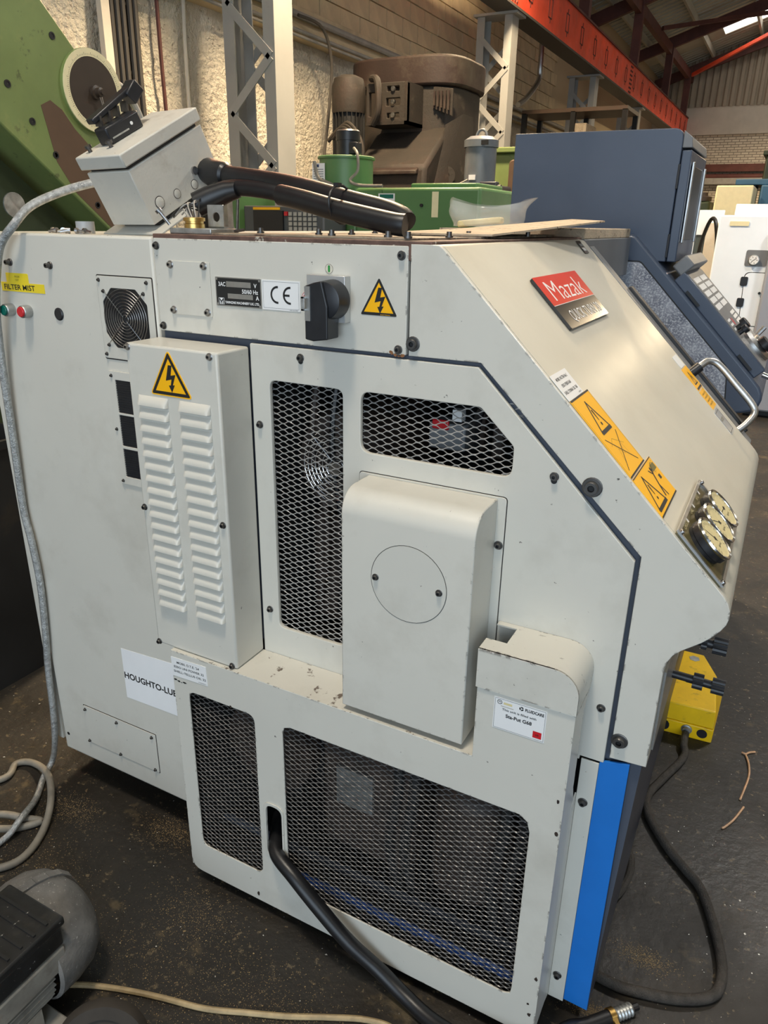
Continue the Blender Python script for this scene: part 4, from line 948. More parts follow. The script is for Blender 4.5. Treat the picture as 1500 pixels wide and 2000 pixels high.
tag(b.build('black_cable', 'rubber'), 'lower black cable with a rounded cut end, strapped under the upper one', 'cable', 'thick black cables on the lathe top')
bc2 = empty('black_cable', (-1.08, .18, 1.63), 'short black cable branch with stripped wires above the brass gland', 'cable', 'thick black cables on the lathe top')
b = MB(); b.tube(spline([(-1.155,.155,1.700), (-1.135,.165,1.717), (-1.105,.175,1.725), (-1.052,.176,1.724), (-.985,.172,1.716), (-.93,.17,1.702), (-.90,.17,1.698)], 6), .017, 14); b.build('sheath', 'rubber', bc2)
b = MB(); b.tube([(-1.170,.135,1.690), (-1.145,.152,1.704), (-1.110,.168,1.718), (-1.085,.172,1.722)], [.026,.026,.022,.0175], 16); b.build('boot', 'rubber', bc2)
random.seed(11)
for k in range(14):
    a = random.uniform(-.016,.016); c = random.uniform(-.014,.014)
    e = (-1.118+a*.6, .062+c*.5, 1.662) if k < 9 else (-1.19+a, .10+c, 1.668+.3*a)
    b = MB(); b.tube(spline([(-1.16+a*.6, .140, 1.692+c), (-1.158+a, .10+c, 1.690+a*.5), e], 5), .0016, 5); b.build('bare_wire', 'wire' if k % 2 else 'black', bc2)
b = MB(); b.revolve((-1.115,.062,1.6440), (0,0,1), [(.021,0),(.021,.008),(.019,.009),(.019,.013),(.0225,.0135),(.0225,.020),(.015,.021)], 18)
tag(b.build('cable_gland', 'brass'), 'round brass cable gland on the lathe top below bare wires', 'cable gland')
b = MB(); b.box(-1.16,-1.050,.035,.125,1.6326,1.6440); tag(b.build('steel_block', 'galv', bevel=.002), 'flat galvanised block under the brass gland', 'steel plate')
br = empty('steel_bracket', (-1.075,.10,1.6445), 'upright galvanised bracket with a hole beside the brass gland', 'bracket')
b = MB(); b.plate(rect(-1.099,-1.0575,1.6445,1.6895,.002), [circ(-1.077,1.666,.0095,16)], (0,.086,0), LX, LZ, .003); b.build('upright', 'galv', br)
b = MB(); b.box(-1.099,-1.0575,.086,.12,1.6445,1.6475); b.build('flange', 'galv', br)
b = MB(); b.cyl((-1.172,.022,1.676), (-1.158,.035,1.650), .0035, n=10); b.cyl((-1.174,.020,1.679), (-1.171,.023,1.674), .0075, n=14)
tag(b.build('loose_screw', 'steel'), 'long pan-head screw leaning beside the tilted box', 'screw', 'loose screws on the lathe top')
b = MB(); b.cyl((-1.045,.12,1.700), (-1.035,.10,1.642), .003, n=8); b.cyl((-1.040,.098,1.6395), (-1.015,.098,1.6425), .003, n=8); tag(b.build('bolt_pin', 'steel_dark'), 'thin steel pin leaning on the bracket', 'pin')
random.seed(3)
names = ['silver screw at the left end of the screw row', 'second silver screw of the row on the cabinet', 'third silver screw of the row, pointing at the camera', 'fourth silver screw of the row beside the plastic bush', 'fifth silver screw, below the plastic bush', 'sixth silver screw in front of the plastic bush', 'last silver screw right of the plastic bush']
for k, (x, y) in enumerate(((-1.528,.045),(-1.505,.04),(-1.488,.042),(-1.470,.04),(-1.448,.028),(-1.434,.03),(-1.412,.034))):
    a = random.uniform(0, 2*PI); dx, dy = math.cos(a), math.sin(a); z = 1.6328
    b = MB(); b.cyl((x, y, z), (x+dx*.006, y+dy*.006, z), .0062, n=12); b.cyl((x+dx*.006, y+dy*.006, z), (x+dx*.022, y+dy*.022, z-.003), .003, n=8)
    tag(b.build('loose_screw', 'steel'), names[k], 'screw', 'loose screws on the lathe top')
mat('plastic_grey', (.36, .37, .38), .4)
b = MB(); b.revolve((-1.452,.075,1.6265), (0,0,1), [(.0205,0),(.0205,.026),(.017,.026),(.017,.004)], 24); tag(b.build('plastic_bush', 'plastic_grey'), 'short grey plastic bush standing behind the loose screws', 'bush')
b = MB(); mB = Matrix.Rotation(.06, 3, 'Y')
b.add([(-.80,.30,1.6382),(-.56,.33,1.6382),(-.47,.95,1.672),(-.60,1.10,1.676),(-.84,.80,1.645),(-.80,.30,1.6422),(-.56,.33,1.6422),(-.47,.95,1.676),(-.60,1.10,1.680),(-.84,.80,1.649)], [(4,3,2,1,0),(5,6,7,8,9),(0,1,6,5),(1,2,7,6),(2,3,8,7),(3,4,9,8),(4,0,5,9)])
tag(b.build('cork_sheet', 'board'), 'speckled tan gasket sheet lying loose on the lathe top', 'sheet')
# polythene bag
mat('polythene', (.80, .82, .80), .18, alpha=.30, spec=.7)
b = MB(); vs = []; fs = []; nu, nv = 22, 9
for j in range(nv):
    for i in range(nu):
        a = 2*PI*i/nu; k = j/(nv-1); r = .11*(.95+.25*k) ; w = 1+.07*math.sin(3*a+2*k*3)+.05*math.sin(7*a)
        vs.append((-.915+r*w*1.05*math.cos(a)+.02*k, 1.22+r*w*.7*math.sin(a), 1.655+.075*k*(1+.18*math.sin(2*a+1))))
for j in range(nv-1):
    for i in range(nu): fs.append((j*nu+i, j*nu+(i+1) % nu, (j+1)*nu+(i+1) % nu, (j+1)*nu+i))
fs.append(tuple(range(nu-1, -1, -1))); b.add(vs, fs); bag = empty('polythene_bag', (-.915,1.22,1.6), 'crumpled clear polythene bag lying behind the lathe top', 'bag')
b.build('film', 'polythene', bag, smooth=60)
b = MB(); b.obox((-.92,1.2,1.668), Vector((1,.2,.1)).normalized(), Vector((-.2,1,0)).normalized(), Vector((-.1,0,1)).normalized(), .14, .08, .02); b.build('contents', 'gauge_face', bag, bevel=.006)
b = MB(); b.box(-1.02,-.80,1.1,1.36,1.6005,1.650); b.build('packing', 'board', bag)

# hoses and cables on the floor
mat('braid', (.46, .47, .46), .3, .55, var=.35, vs=90, bump=.5, bs=260)
hz = [(-1.389,0.15,1.7375),(-1.43,0.15,1.741),(-1.48,0.13,1.7345),(-1.525,0.08,1.714),(-1.557,0.02,1.683),(-1.57,-0.02,1.644),(-1.616,-0.03,1.598),(-1.641,-0.035,1.53),(-1.662,-0.035,1.459),(-1.679,-0.03,1.386),(-1.693,-0.025,1.284),(-1.703,-0.02,1.177),(-1.711,-0.018,1.052),(-1.719,-0.016,0.92),(-1.708,-0.016,0.829),(-1.704,-0.015,0.704),(-1.717,-0.015,0.552),(-1.736,-0.015,0.407),(-1.746,-0.016,0.255),(-1.765,-0.016,0.13),(-1.8,-0.012,0.045),(-1.795,-0.055,0.012),(-1.738,-0.128,0.012),(-1.68,-0.215,0.042),(-1.682,-0.29,0.012),(-1.73,-0.42,0.012),(-1.95,-.62,.012),(-2.25,-.85,.012)]
b = MB(); b.tube(spline(hz, 6), .0095, 12); tag(b.build('braided_hose', 'braid'), 'braided metal conduit hose hanging down the left of the lathe', 'hose')
mat('hose_grey', (.22, .20, .165), .55, var=.25, vs=14)
b = MB(); b.tube(spline([(-2.9,-.95,.012),(-2.45,-.72,.012),(-2.15,-.42,.012),(-1.98,-.22,.012),(-1.90,-.115,.012),(-1.925,-.055,.012),(-1.879,-.027,.014),(-1.77,-.055,.034),(-1.672,-.124,.034),(-1.613,-.201,.014),(-1.58,-.286,.012),(-1.603,-.348,.012),(-1.70,-.42,.012),(-1.84,-.40,.012),(-1.86,-.30,.012),(-1.759,-.234,.030),(-1.69,-.196,.014),(-1.650,-.183,.012),(-1.69,-.235,.012),(-1.76,-.31,.034),(-1.95,-.45,.012),(-2.2,-.72,.012),(-2.6,-1.0,.012)], 7), .0105, 12)
tag(b.build('grey_hose', 'hose_grey'), 'coiled dirty grey hose on the floor left of the lathe', 'hose')
mat('cord_tan', (.40, .30, .16), .55, var=.25, vs=30)
b = MB(); b.tube(spline([(-1.30,-.56,.006),(-1.20,-.50,.0065),(-1.132,-.463,.0065),(-1.045,-.43,.0065),(-.96,-.404,.0065),(-.863,-.378,.0065),(-.776,-.341,.0065),(-.691,-.304,.0065),(-.609,-.262,.0065),(-.526,-.224,.0065),(-.45,-.215,.0065),(-.30,-.25,.0065),(-.1,-.36,.0065),(.2,-.5,.0065),(.7,-.62,.0065)], 5), .0065, 8)
tag(b.build('tan_cord', 'cord_tan'), 'thin tan cord running across the floor beside the motor', 'cord')
b = MB(); b.tube(spline([(-.90,-.02,.25),(-.868,-.08,.249),(-.838,-.122,.243),(-.775,-.142,.222),(-.705,-.150,.175),(-.622,-.150,.109),(-.546,-.142,.057),(-.47,-.150,.026),(-.40,-.165,.019),(-.30,-.185,.034),(-.17,-.22,.052),(.1,-.32,.022),(.45,-.42,.019),(.9,-.35,.019),(1.6,-.5,.019)], 7), .0175, 14)
tag(b.build('power_cable', 'rubber'), 'thick black cable coming out of the lower guard slot', 'cable')
mat('hose_black', (.050, .043, .036), .55, var=.35, vs=50, bump=.6, bs=300)
b = MB(); b.tube(spline([(-.032,1.150,.03),(-.030,1.10,.020),(-.022,1.04,.0125),(-.068,.897,.0125),(-.096,.80,.0125),(-.082,.716,.0125),(-.018,.617,.0125),(.04,.555,.0125),(.091,.499,.0125),(.14,.37,.0125),(.160,.274,.0125),(.148,.205,.0125),(.083,.158,.0125),(-.003,.130,.0125),(-.06,.12,.0125),(-.14,.13,.0125),(-.2,.16,.0125)], 7), .0125, 12)
tag(b.build('black_hose', 'hose_black'), 'long black hose looping on the floor from the yellow pedal', 'hose')
b = MB(); b.tube(spline([(-.160,.58,.0125),(-.128,.56,.0125),(-.102,.53,.0125),(-.091,.475,.0125),(-.097,.41,.0125),(-.118,.35,.0125),(-.15,.30,.0125)], 7), .0115, 10)
tag(b.build('black_hose', 'hose_black'), 'short curve of black hose hugging the lathe front', 'hose')
ch = empty('clamped_hose', (-.05,.04,0), 'black hose end with brass clamp at the bottom of the picture', 'hose')
hdv = Vector((.117,.126,0)).normalized(); h0 = Vector((-.16,-.08,.016)); h00 = Vector((-.22,-.30,.016))
b = MB(); b.tube(spline([(-.55,-.55,.016), h00, h0+hdv*.02, h0+hdv*.10, h0+hdv*.17], 5), .016, 14); b.build('sheath', 'rubber', ch)
b = MB(); b.tube([h0+hdv*.155, h0+hdv*.168], .0185, 14); b.build('clamp', 'brass', ch)
b = MB(); b.bar(h0+hdv*.161+Vector((.006,-.006,.012)), h0+hdv*.161+Vector((.022,-.022,.006)), .010, .004); b.build('clamp_screw', 'brass', ch)
b = MB(); b.tube([h0+hdv*(.17+.004*k) for k in range(12)], [.0135 if k % 2 else .0155 for k in range(12)], 12); b.build('spigot', 'galv', ch)
b = MB(); b.tube([h0+hdv*.214, h0+hdv*.232], .008, 10); b.build('tail', 'rubber', ch)

# yellow foot pedal
mat('pedal_yellow', srgb(244, 196, 4), .4, var=.10, vs=9, dirt=[((.20, .10, .02), .60, .74, 26, .6), ((.03, .03, .03), .70, .72, 40, .7)], edge=((.45, .44, .40), .004))
fpd = empty('foot_pedal', (-.04,1.33,0), 'yellow cast foot pedal on the floor in front of the lathe', 'foot pedal')
def frust(z0, z1, P0, P1):
    b = MB(); n = len(P0); b.add([(x, y, z0) for x, y in P0]+[(x, y, z1) for x, y in P1], [tuple(range(n-1, -1, -1)), tuple(range(n, 2*n))]+[(i, (i+1) % n, n+(i+1) % n, n+i) for i in range(n)]); return b
P0 = [(-.150,1.165),(.052,1.178),(.060,1.42),(.030,1.50),(-.02,1.575),(-.150,1.575)]
b = frust(0, .055, P0, P0); b.build('base', 'pedal_yellow', fpd, bevel=.004)
P1 = [(-.146,1.170),(.048,1.183),(.040,1.26),(.028,1.42),(-.028,1.550),(-.146,1.550)]
b = frust(.057, .125, [(x, y) for x, y in P0], P1); b.build('cover', 'pedal_yellow', fpd, bevel=.004)
b = MB(); b.cyl((-.058,1.505,.1245), (-.058,1.505,.1262), .020, n=6); b.build('hex_plug', 'galv', fpd)
for x, r in ((-.110,.024), (.018,.019)):
    b = MB(); b.cyl((x, 1.1630+(x+.15)*.064, .030), (x, 1.1725+(x+.15)*.064, .030), r*.9, n=16); b.build('bung', 'black', fpd)
b = MB(); b.revolve((-.032,1.174,.034), (0,-1,0), [(.018,0),(.018,.006),(.013,.007),(.013,.018)], 14); b.build('cable_entry', 'galv', fpd)

# floor motor and wheel, bottom left
mat('motor_grey', (.15, .145, .137), .5, var=.35, vs=14, dirt=[((.26, .24, .21), .50, .75, 5, .7), ((.60, .58, .54), .63, .67, 120, .85)], bump=.2, bs=120)
mat('motor_alu', (.34, .32, .28), .5, .35, var=.3, vs=10, dirt=[((.12, .09, .06), .55, .75, 14, .7)])
mat('motor_black', (.018, .018, .018), .42, var=.4, vs=14, dirt=[((.07, .06, .045), .54, .7, 8, .6), ((.4, .38, .34), .66, .69, 90, .7)])
mat('tyre', (.035, .028, .021), .8, var=.3, vs=12)
mo = empty('electric_motor', (-1.24,-.60,0), 'dusty grey electric motor lying on the floor, bottom left', 'motor')
mc = Vector((-1.240,-.505,.140))
b = MB(); b.revolve(mc, (0,1,0), [(.128,-.035),(.136,-.03),(.137,.02),(.130,.058),(.112,.088),(.080,.108),(.040,.117),(.002,.119)], 40, cap=False); b.build('fan_cowl', 'motor_grey', mo)
b = MB(); q = [(0.0,-.034,.1385),(0,.0,.1395),(0,.03,.1380),(0,.06,.130),(0,.088,.115),(0,.106,.092),(0,.118,.055)]
for k in range(len(q)-1): b.bar(mc+Vector((-.012+.004*k,q[k][1],q[k][2])), mc+Vector((-.012+.004*(k+1),q[k+1][1],q[k+1][2])), .020, .007, (0,0,1))
b.build('cowl_strap', 'motor_grey', mo)
b = MB(); b.cyl(mc+Vector((0,-.04,0)), mc+Vector((0,-.42,0)), .108, n=40); b.build('stator', 'motor_alu', mo)
for k in range(40):
    a = 2*PI*k/40
    if .9 < a < 2.3: continue
    b = MB(); dv = Vector((math.cos(a), 0, math.sin(a))); b.bar(mc+dv*.114+Vector((0,-.042,0)), mc+dv*.114+Vector((0,-.40,0)), .0035, .020, dv); b.build('cooling_fin', 'motor_alu', mo)
b = MB(); b.box(-1.275,-1.115,-.80,-.512,.208,.262); tb = b.build('terminal_box', 'motor_black', mo, bevel=.006)
b = MB(); b.box(-1.282,-1.108,-.806,-.506,.264,.286); b.build('box_lid', 'motor_black', tb, bevel=.005)
for k in range(9): b = MB(); b.box(-1.272,-1.120,-.782+.030*k,-.776+.030*k,.2855,.2905); b.build('lid_rib', 'motor_black', tb)
b = MB(); b.box(-1.135,-1.112,-.80,-.515,.150,.206); b.build('box_seat', 'motor_alu', mo, bevel=.004)
b = MB(); b.box(-1.36,-1.035,-.78,-.545,0,.026); mf = b.build('mounting_foot', 'motor_alu', mo, bevel=.004)
for s in (-1, 1): b = MB(); b.box(-1.238+s*.085-.02,-1.238+s*.085+.02,-.74,-.58,.026,.075); b.build('foot_web', 'motor_alu', mo)
screw(mf, (-1.070,-.575,.026), (0,0,1), .017)
wh = empty('wheel', (-.975,-.545,0), 'dark flat trolley wheel on the floor beside the motor', 'wheel')
wa_ = Vector((.55,-.72,.42)).normalized(); wc_ = Vector((-.965,-.570,.062))
b = MB(); b.revolve(wc_-wa_*.018, wa_, [(.060,0),(.086,.002),(.096,.010),(.097,.022),(.090,.034),(.066,.036)], 36, cap=False); b.build('tyre', 'tyre', wh)
b = MB(); b.revolve(wc_-wa_*.010, wa_, [(.066,0),(.066,.022),(.03,.026),(.03,.034),(.012,.036)], 28); b.build('rim', 'tyre', wh)

# ================================================================== background machines
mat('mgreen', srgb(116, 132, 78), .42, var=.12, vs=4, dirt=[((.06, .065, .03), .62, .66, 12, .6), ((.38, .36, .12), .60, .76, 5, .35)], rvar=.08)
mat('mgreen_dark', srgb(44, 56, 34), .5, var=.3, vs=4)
mat('patch_brown', srgb(92, 70, 52), .55, var=.12, vs=5)
mat('ivory', srgb(228, 218, 176), .45, var=.05, vs=20)
mat('dial_dark', srgb(58, 48, 40), .4, var=.12, vs=10)
gm = empty('folding_machine', (-2.9,1.0,0), 'green machine with a slanted arm and graduated dial behind the lathe', 'machine')
def yz(poly, x0, x1, name, m, bev=0.0, par=gm): b = MB(); b.prism(poly, x0, x1, 'X'); return b.build(name, m, par, bevel=bev)
arm = yz([(1.270,2.132),(.55,2.86),(-.05,2.62),(.40,2.262),(.76,1.971),(1.199,1.622),(1.30,1.54),(1.335,1.70),(1.345,1.98),(1.335,2.08)], -2.85, -2.60, 'arm', 'mgreen', .006)
yz([(.945,2.050),(.99,2.072),(1.04,2.045),(1.09,1.985),(1.16,1.925),(1.21,1.85),(1.24,1.70),(1.26,1.60),(1.205,1.635),(1.06,1.752),(.985,1.86)], -2.5998, -2.5990, 'bare_patch', 'patch_brown')
yz([(-.1,2.45),(.74,1.93),(1.18,1.58),(1.30,1.40),(1.0,1.25),(.4,1.4),(-.1,1.9)], -3.05, -2.72, 'lower_arm', 'mgreen_dark')  # dark green carries the shadow beneath the slanted arm in its colour
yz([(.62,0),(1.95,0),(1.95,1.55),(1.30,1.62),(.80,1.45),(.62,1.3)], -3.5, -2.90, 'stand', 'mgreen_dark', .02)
for y, z in ((1.036,2.289),(.814,2.101),(.897,1.990),(.983,1.884),(1.07,1.78),(1.16,1.71)):
    b = MB(); b.revolve((-2.60,y,z), (1,0,0), [(.013,0),(.013,.003),(.008,.003),(.008,.001),(.001,.001)], 16, cap=False); b.build('cap_screw', 'black', gm)
b = MB(); b.revolve((-2.60,1.196,2.128), (1,0,0), [(.149,0),(.149,.012),(.147,.013)], 48); dl = b.build('dial', 'mgreen', gm)
b = MB(); b.revolve((-2.587,1.196,2.128), (1,0,0), [(.1475,0),(.1475,.004),(.120,.0042),(.119,.001)], 48, cap=False); b.build('scale_ring', 'ivory', dl)
b = MB(); b.revolve((-2.587,1.196,2.128), (1,0,0), [(.1205,0),(.1205,.003)], 48); b.build('dial_face', 'dial_dark', dl)
b = MB()
for k in range(120):
    a = 2*PI*k/120; r0 = .124; r1_ = .129 if k % 5 else .134
    c, s_ = math.cos(a), math.sin(a); w = .0006
    b.add([(-2.5825,1.196+r0*c-w*s_,2.128+r0*s_+w*c),(-2.5825,1.196+r1_*c-w*s_,2.128+r1_*s_+w*c),(-2.5825,1.196+r1_*c+w*s_,2.128+r1_*s_-w*c),(-2.5825,1.196+r0*c+w*s_,2.128+r0*s_-w*c)], [(0,1,2,3)])
tag(b.build('graduations', 'ink', dl, smooth=0), kind='stuff')
b = MB(); b.revolve((-2.584,1.200,2.124), (1,0,0), [(.026,0),(.026,.012),(.017,.014),(.017,.034),(.010,.036),(.010,.046)], 20); b.build('hub', 'dial_dark', dl)
for sgn in (-1, 1): b = MB(); b.bar((-2.560,1.203+.005*sgn,2.110), (-2.565,1.238+.001*sgn,1.998), .004, .003, (1,0,0)); b.build('pointer', 'alu', dl)
b = MB(); b.tube(spline([(-2.70,1.28,2.185),(-2.67,1.36,2.190),(-2.66,1.42,2.175),(-2.66,1.475,2.125),(-2.66,1.515,2.05),(-2.67,1.52,1.95),(-2.70,1.52,1.6)], 6), .016, 10); b.build('flexible_conduit', 'col_grey', gm)
b = MB(); b.revolve((-2.62,.78,1.70), (1,0,0), [(.045,0),(.045,.006)], 20); b.build('cover_disc', 'galv', gm)

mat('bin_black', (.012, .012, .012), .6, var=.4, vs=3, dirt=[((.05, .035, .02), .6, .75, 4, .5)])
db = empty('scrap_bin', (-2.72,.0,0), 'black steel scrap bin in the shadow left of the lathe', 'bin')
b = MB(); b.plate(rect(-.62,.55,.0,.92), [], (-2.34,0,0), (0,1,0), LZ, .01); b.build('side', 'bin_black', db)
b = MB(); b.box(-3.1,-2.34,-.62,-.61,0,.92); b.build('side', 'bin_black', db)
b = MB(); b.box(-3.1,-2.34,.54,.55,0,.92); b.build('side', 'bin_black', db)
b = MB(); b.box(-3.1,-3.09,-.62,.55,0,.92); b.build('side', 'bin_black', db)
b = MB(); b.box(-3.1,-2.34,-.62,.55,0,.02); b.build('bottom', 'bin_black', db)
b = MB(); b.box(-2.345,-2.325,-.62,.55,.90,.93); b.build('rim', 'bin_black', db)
random.seed(21)
for k in range(14):
    x, y = random.uniform(-2.95,-2.45), random.uniform(-.45,.42); a = random.uniform(0,3)
    b = MB(); b.bar((x-.12*math.cos(a), y-.1*math.sin(a), .80+random.uniform(-.05,.05)), (x+.12*math.cos(a), y+.1*math.sin(a), .9+random.uniform(-.02,.08)), .05, .02); b.build('scrap_bar', random.choice(['oxide','steel_dark','patch_brown']), db)
b = MB(); b.box(-3.05,-2.4,-.58,.5,.02,.8); tag(b.build('scrap_fill', 'bin_black', db), kind='stuff')

# brown vertical machine
mat('rustbrown', srgb(48, 41, 34), .7, var=.22, vs=2.2, dirt=[((.045, .022, .016), .52, .68, 2.2, .6), ((.14, .115, .08), .60, .76, 5, .5)], bump=.3, bs=40)
mat('rustred', srgb(48, 33, 27), .65, var=.25, vs=2, dirt=[((.10, .085, .06), .5, .7, 2, .6)], bump=.2, bs=40)
bw = empty('vertical_lathe', (-3.95,7.4,0), 'huge rusty brown machine with a capped round housing', 'machine')
b = MB(); b.prism(rpoly([(-4.66,6.65),(-3.40,6.65),(-3.40,7.7),(-4.66,7.7)], .40, 8), 1.30, 2.99, 'Z'); b.build('housing', 'rustbrown', bw, bevel=.02)
b = MB(); b.prism(rpoly([(-4.70,6.61),(-3.36,6.61),(-3.36,7.74),(-4.70,7.74)], .42, 8), 2.99, 3.27, 'Z'); b.build('cap_ring', 'rustred', bw, bevel=.025)
b = MB(); b.prism([(6.72,2.62),(6.15,2.20),(6.10,1.55),(6.72,1.5)], -4.28, -3.44, 'X'); b.build('apron', 'rustbrown', bw, bevel=.04)
b = MB(); b.prism([(6.18,2.20),(6.09,2.16),(6.09,2.12),(6.18,2.13)], -4.30, -3.52, 'X'); b.build('apron_lip', 'rustred', bw, bevel=.01)
b = MB(); b.add([(-3.42,6.10,1.5),(-3.26,6.55,1.5),(-3.30,6.72,2.72),(-3.46,6.64,2.62),(-3.42,7.0,1.5),(-3.26,7.0,1.5),(-3.30,7.0,2.72),(-3.46,7.0,2.62)], [(0,1,2,3),(7,6,5,4),(0,4,5,1),(1,5,6,2),(2,6,7,3),(3,7,4,0)]); b.build('apron_cheek', 'rustbrown', bw)
b = MB(); b.box(-4.75,-3.35,6.3,7.9,0,1.5); b.build('base', 'rustbrown', bw, bevel=.05)
mt = MB(); mt.revolve((-4.42,6.30,2.72), (0,0,1), [(.17,0),(.175,.02),(.175,.24),(.15,.32),(.08,.35)], 28); mt.build('motor_cap', 'rustbrown', bw)
b = MB(); b.cyl((-4.42,6.30,1.95), (-4.42,6.30,2.72), .145, n=28); b.build('motor_body', 'inner_dark', bw)
for k in range(22):
    a = 2*PI*k/22; b = MB(); dv = Vector((math.cos(a), math.sin(a), 0)); o = Vector((-4.42,6.30,0))+dv*.155; b.bar(o+Vector((0,0,1.97)), o+Vector((0,0,2.72)), .008, .03, dv); b.build('motor_fin', 'inner_dark', bw)
b = MB(); b.plate(rect(-4.20,-3.73,2.60,2.98,.01), [rect(-3.96,-3.82,2.90,2.945,.01), rect(-3.96,-3.82,2.66,2.705,.01), rect(-3.97,-3.81,2.77,2.84,.01), rect(-4.17,-4.05,2.68,2.90,.01)], (0,6.28,0), LX, LZ, .06, .006); b.build('bracket_plate', 'rustbrown', bw)
b = MB(); b.box(-4.20,-3.73,6.28,6.7,2.60,2.63); b.box(-3.76,-3.73,6.28,6.7,2.6,2.98); b.build('bracket_web', 'rustbrown', bw)
for z in (2.92, 2.805, 2.685): b = MB(); b.cyl((-3.885,6.262,z), (-3.885,6.29,z), .024, n=10); b.build('clamp_bolt', 'steel', bw)
b = MB(); b.tube(spline([(-4.13,6.27,3.02),(-4.04,6.2,3.0),(-4.00,6.17,2.9),(-4.00,6.17,2.72),(-4.08,6.2,2.60)], 6), .035, 10); b.build('bent_pipe', 'rustbrown', bw)
for k in range(3): b = MB(); b.tube(spline([(-4.50+.05*k,6.02,2.44+.02*k),(-4.32+.03*k,6.0,2.56+.02*k),(-4.16+.03*k,5.98,2.45),(-4.12+.03*k,5.96,2.25),(-4.22+.04*k,5.94,2.0),(-4.28+.04*k,5.94,1.6)], 6), .020, 10); b.build('hose', 'rustbrown', bw)
b = MB(); b.plate([(-3.62,2.98),(-3.40,2.95),(-3.40,2.70),(-3.62,2.78)], [], (0,6.66,0), LX, LZ, .03, .004); b.build('cast_badge', 'rustbrown', bw)
for k in range(5): b = MB(); b.box(-3.60+.040*k,-3.58+.040*k,6.62,6.635,2.80-.012*k,2.93); b.build('badge_letter', 'rustred', bw)
b = MB(); b.revolve((-3.36,6.50,2.13), (0.35,-1,0), [(.09,0),(.09,.02),(.03,.02),(.03,.005)], 16); b.build('port_cover', 'rustbrown', bw)

# green machine with tub and motor
mat('bgreen', srgb(84, 122, 74), .4, var=.08, vs=3, dirt=[((.03, .035, .02), .68, .71, 12, .6)], rvar=.06)
gl = empty('green_grinder', (-2.4,3.8,0), 'bright green machine with a round tub and black motor', 'machine')
b = MB(); b.box(-2.665,-1.775,3.40,4.3,0,1.875); b.build('cabinet', 'bgreen', gl, bevel=.02)
b = MB(); b.box(-2.40,-1.92,3.7,4.2,1.875,1.915); b.build('top_step', 'bgreen', gl, bevel=.01)
b = MB(); b.box(-3.10,-2.68,3.45,4.2,0,1.88); b.build('tank', 'bgreen', gl, bevel=.02)
b = MB(); b.revolve((-2.86,3.62,1.88), (0,0,1), [(.185,0),(.185,.18),(.198,.182),(.198,.195),(.19,.2)], 36); b.build('tub', 'bgreen', gl)
b = MB(); b.revolve((-2.845,3.62,2.08), (0,0,1), [(.075,0),(.075,.10),(.082,.10),(.082,.155),(.070,.165)], 24); pm = b.build('pump_motor', 'black_plastic', gl)
b = MB(); b.box(-2.78,-2.725,3.52,3.60,2.09,2.16); b.build('terminal_box', 'black_plastic', pm, bevel=.004)
b = MB(); b.tube(spline([(-2.73,3.50,2.12),(-2.67,3.44,2.08),(-2.655,3.42,1.98),(-2.70,3.40,1.92),(-2.62,3.385,1.89),(-2.45,3.385,1.885)], 6), .010, 8); b.build('cord', 'hose_grey', gl)
b = MB(); b.tube(spline([(-2.98,3.40,2.04),(-2.95,3.40,1.94),(-2.85,3.39,1.90),(-2.78,3.39,1.86)], 6), .012, 8); b.build('cord', 'hose_grey', gl)
d = Decal((-3.02,3.4375,1.92), LX, LZ, .004); d.sheet(rect(0,.10,0,.11), 'white'); d.r(.01,.085,.055,.103,'blue_dark'); [d.r(.01,.07-.014*k,.09,.074-.014*k,'groove') for k in range(5)]; d.done('tub_label', gl)
d = Decal((-2.485,3.399,1.74), LX, LZ, .002); d.sheet(rect(0,.12,0,.10), 'white'); d.r(.01,.07,.11,.095,'green_btn'); [d.r(.01,.05-.014*k,.11,.054-.014*k,'groove') for k in range(3)]; d.done('safety_label', gl)
d = Decal((-2.10,3.399,1.70), LX, LZ, .002); d.sheet(rect(0,.045,0,.15), 'ivory'); d.done('strip_label', gl)
for x in (-2.32,-2.17): b = MB(); b.cyl((x,3.399,1.77), (x,3.385,1.77), .010, n=12); b.build('panel_knob', 'inner_dark', gl)
b = MB(); b.box(-2.46,-2.458,3.398,3.4,1.2,1.86); b.build('panel_gap', 'inner_dark', gl)
cp = empty('control_cabinet', (-3.1,3.2,0), 'dark grey control panel with keypad under the black cables', 'control panel')
mat('panel_grey', srgb(78, 80, 80), .5)
b = MB(); b.box(-3.36,-2.72,3.10,3.38,0,1.755); b.build('housing', 'panel_grey', cp, bevel=.01)
b = MB(); b.box(-3.27,-3.03,3.085,3.10,1.55,1.725); b.build('screen', 'black', cp)
b = MB(); b.box(-3.27,-3.06,3.086,3.1,1.73,1.745); b.build('stripe', 'yellow', cp)
for i in range(6):
    for j in range(4): b = MB(); b.box(-2.985+.038*i,-2.957+.038*i,3.086,3.10,1.605+.030*j,1.628+.030*j); b.build('key', 'galv', cp)
b = MB(); b.box(-3.02,-2.995,3.086,3.10,1.695,1.720); b.build('stop_key', 'red', cp)
dk = empty('dark_cabinet', (-3.55,3.3,0), 'black open-fronted cabinet beside the dark control panel', 'cabinet')
b = MB(); b.box(-3.80,-3.45,3.10,3.5,0,1.80); b.build('carcass', 'inner_dark', dk, bevel=.01)
b = MB(); b.box(-3.445,-3.385,3.08,3.5,0,1.82); b.build('door_edge', 'bgreen', dk, bevel=.005)

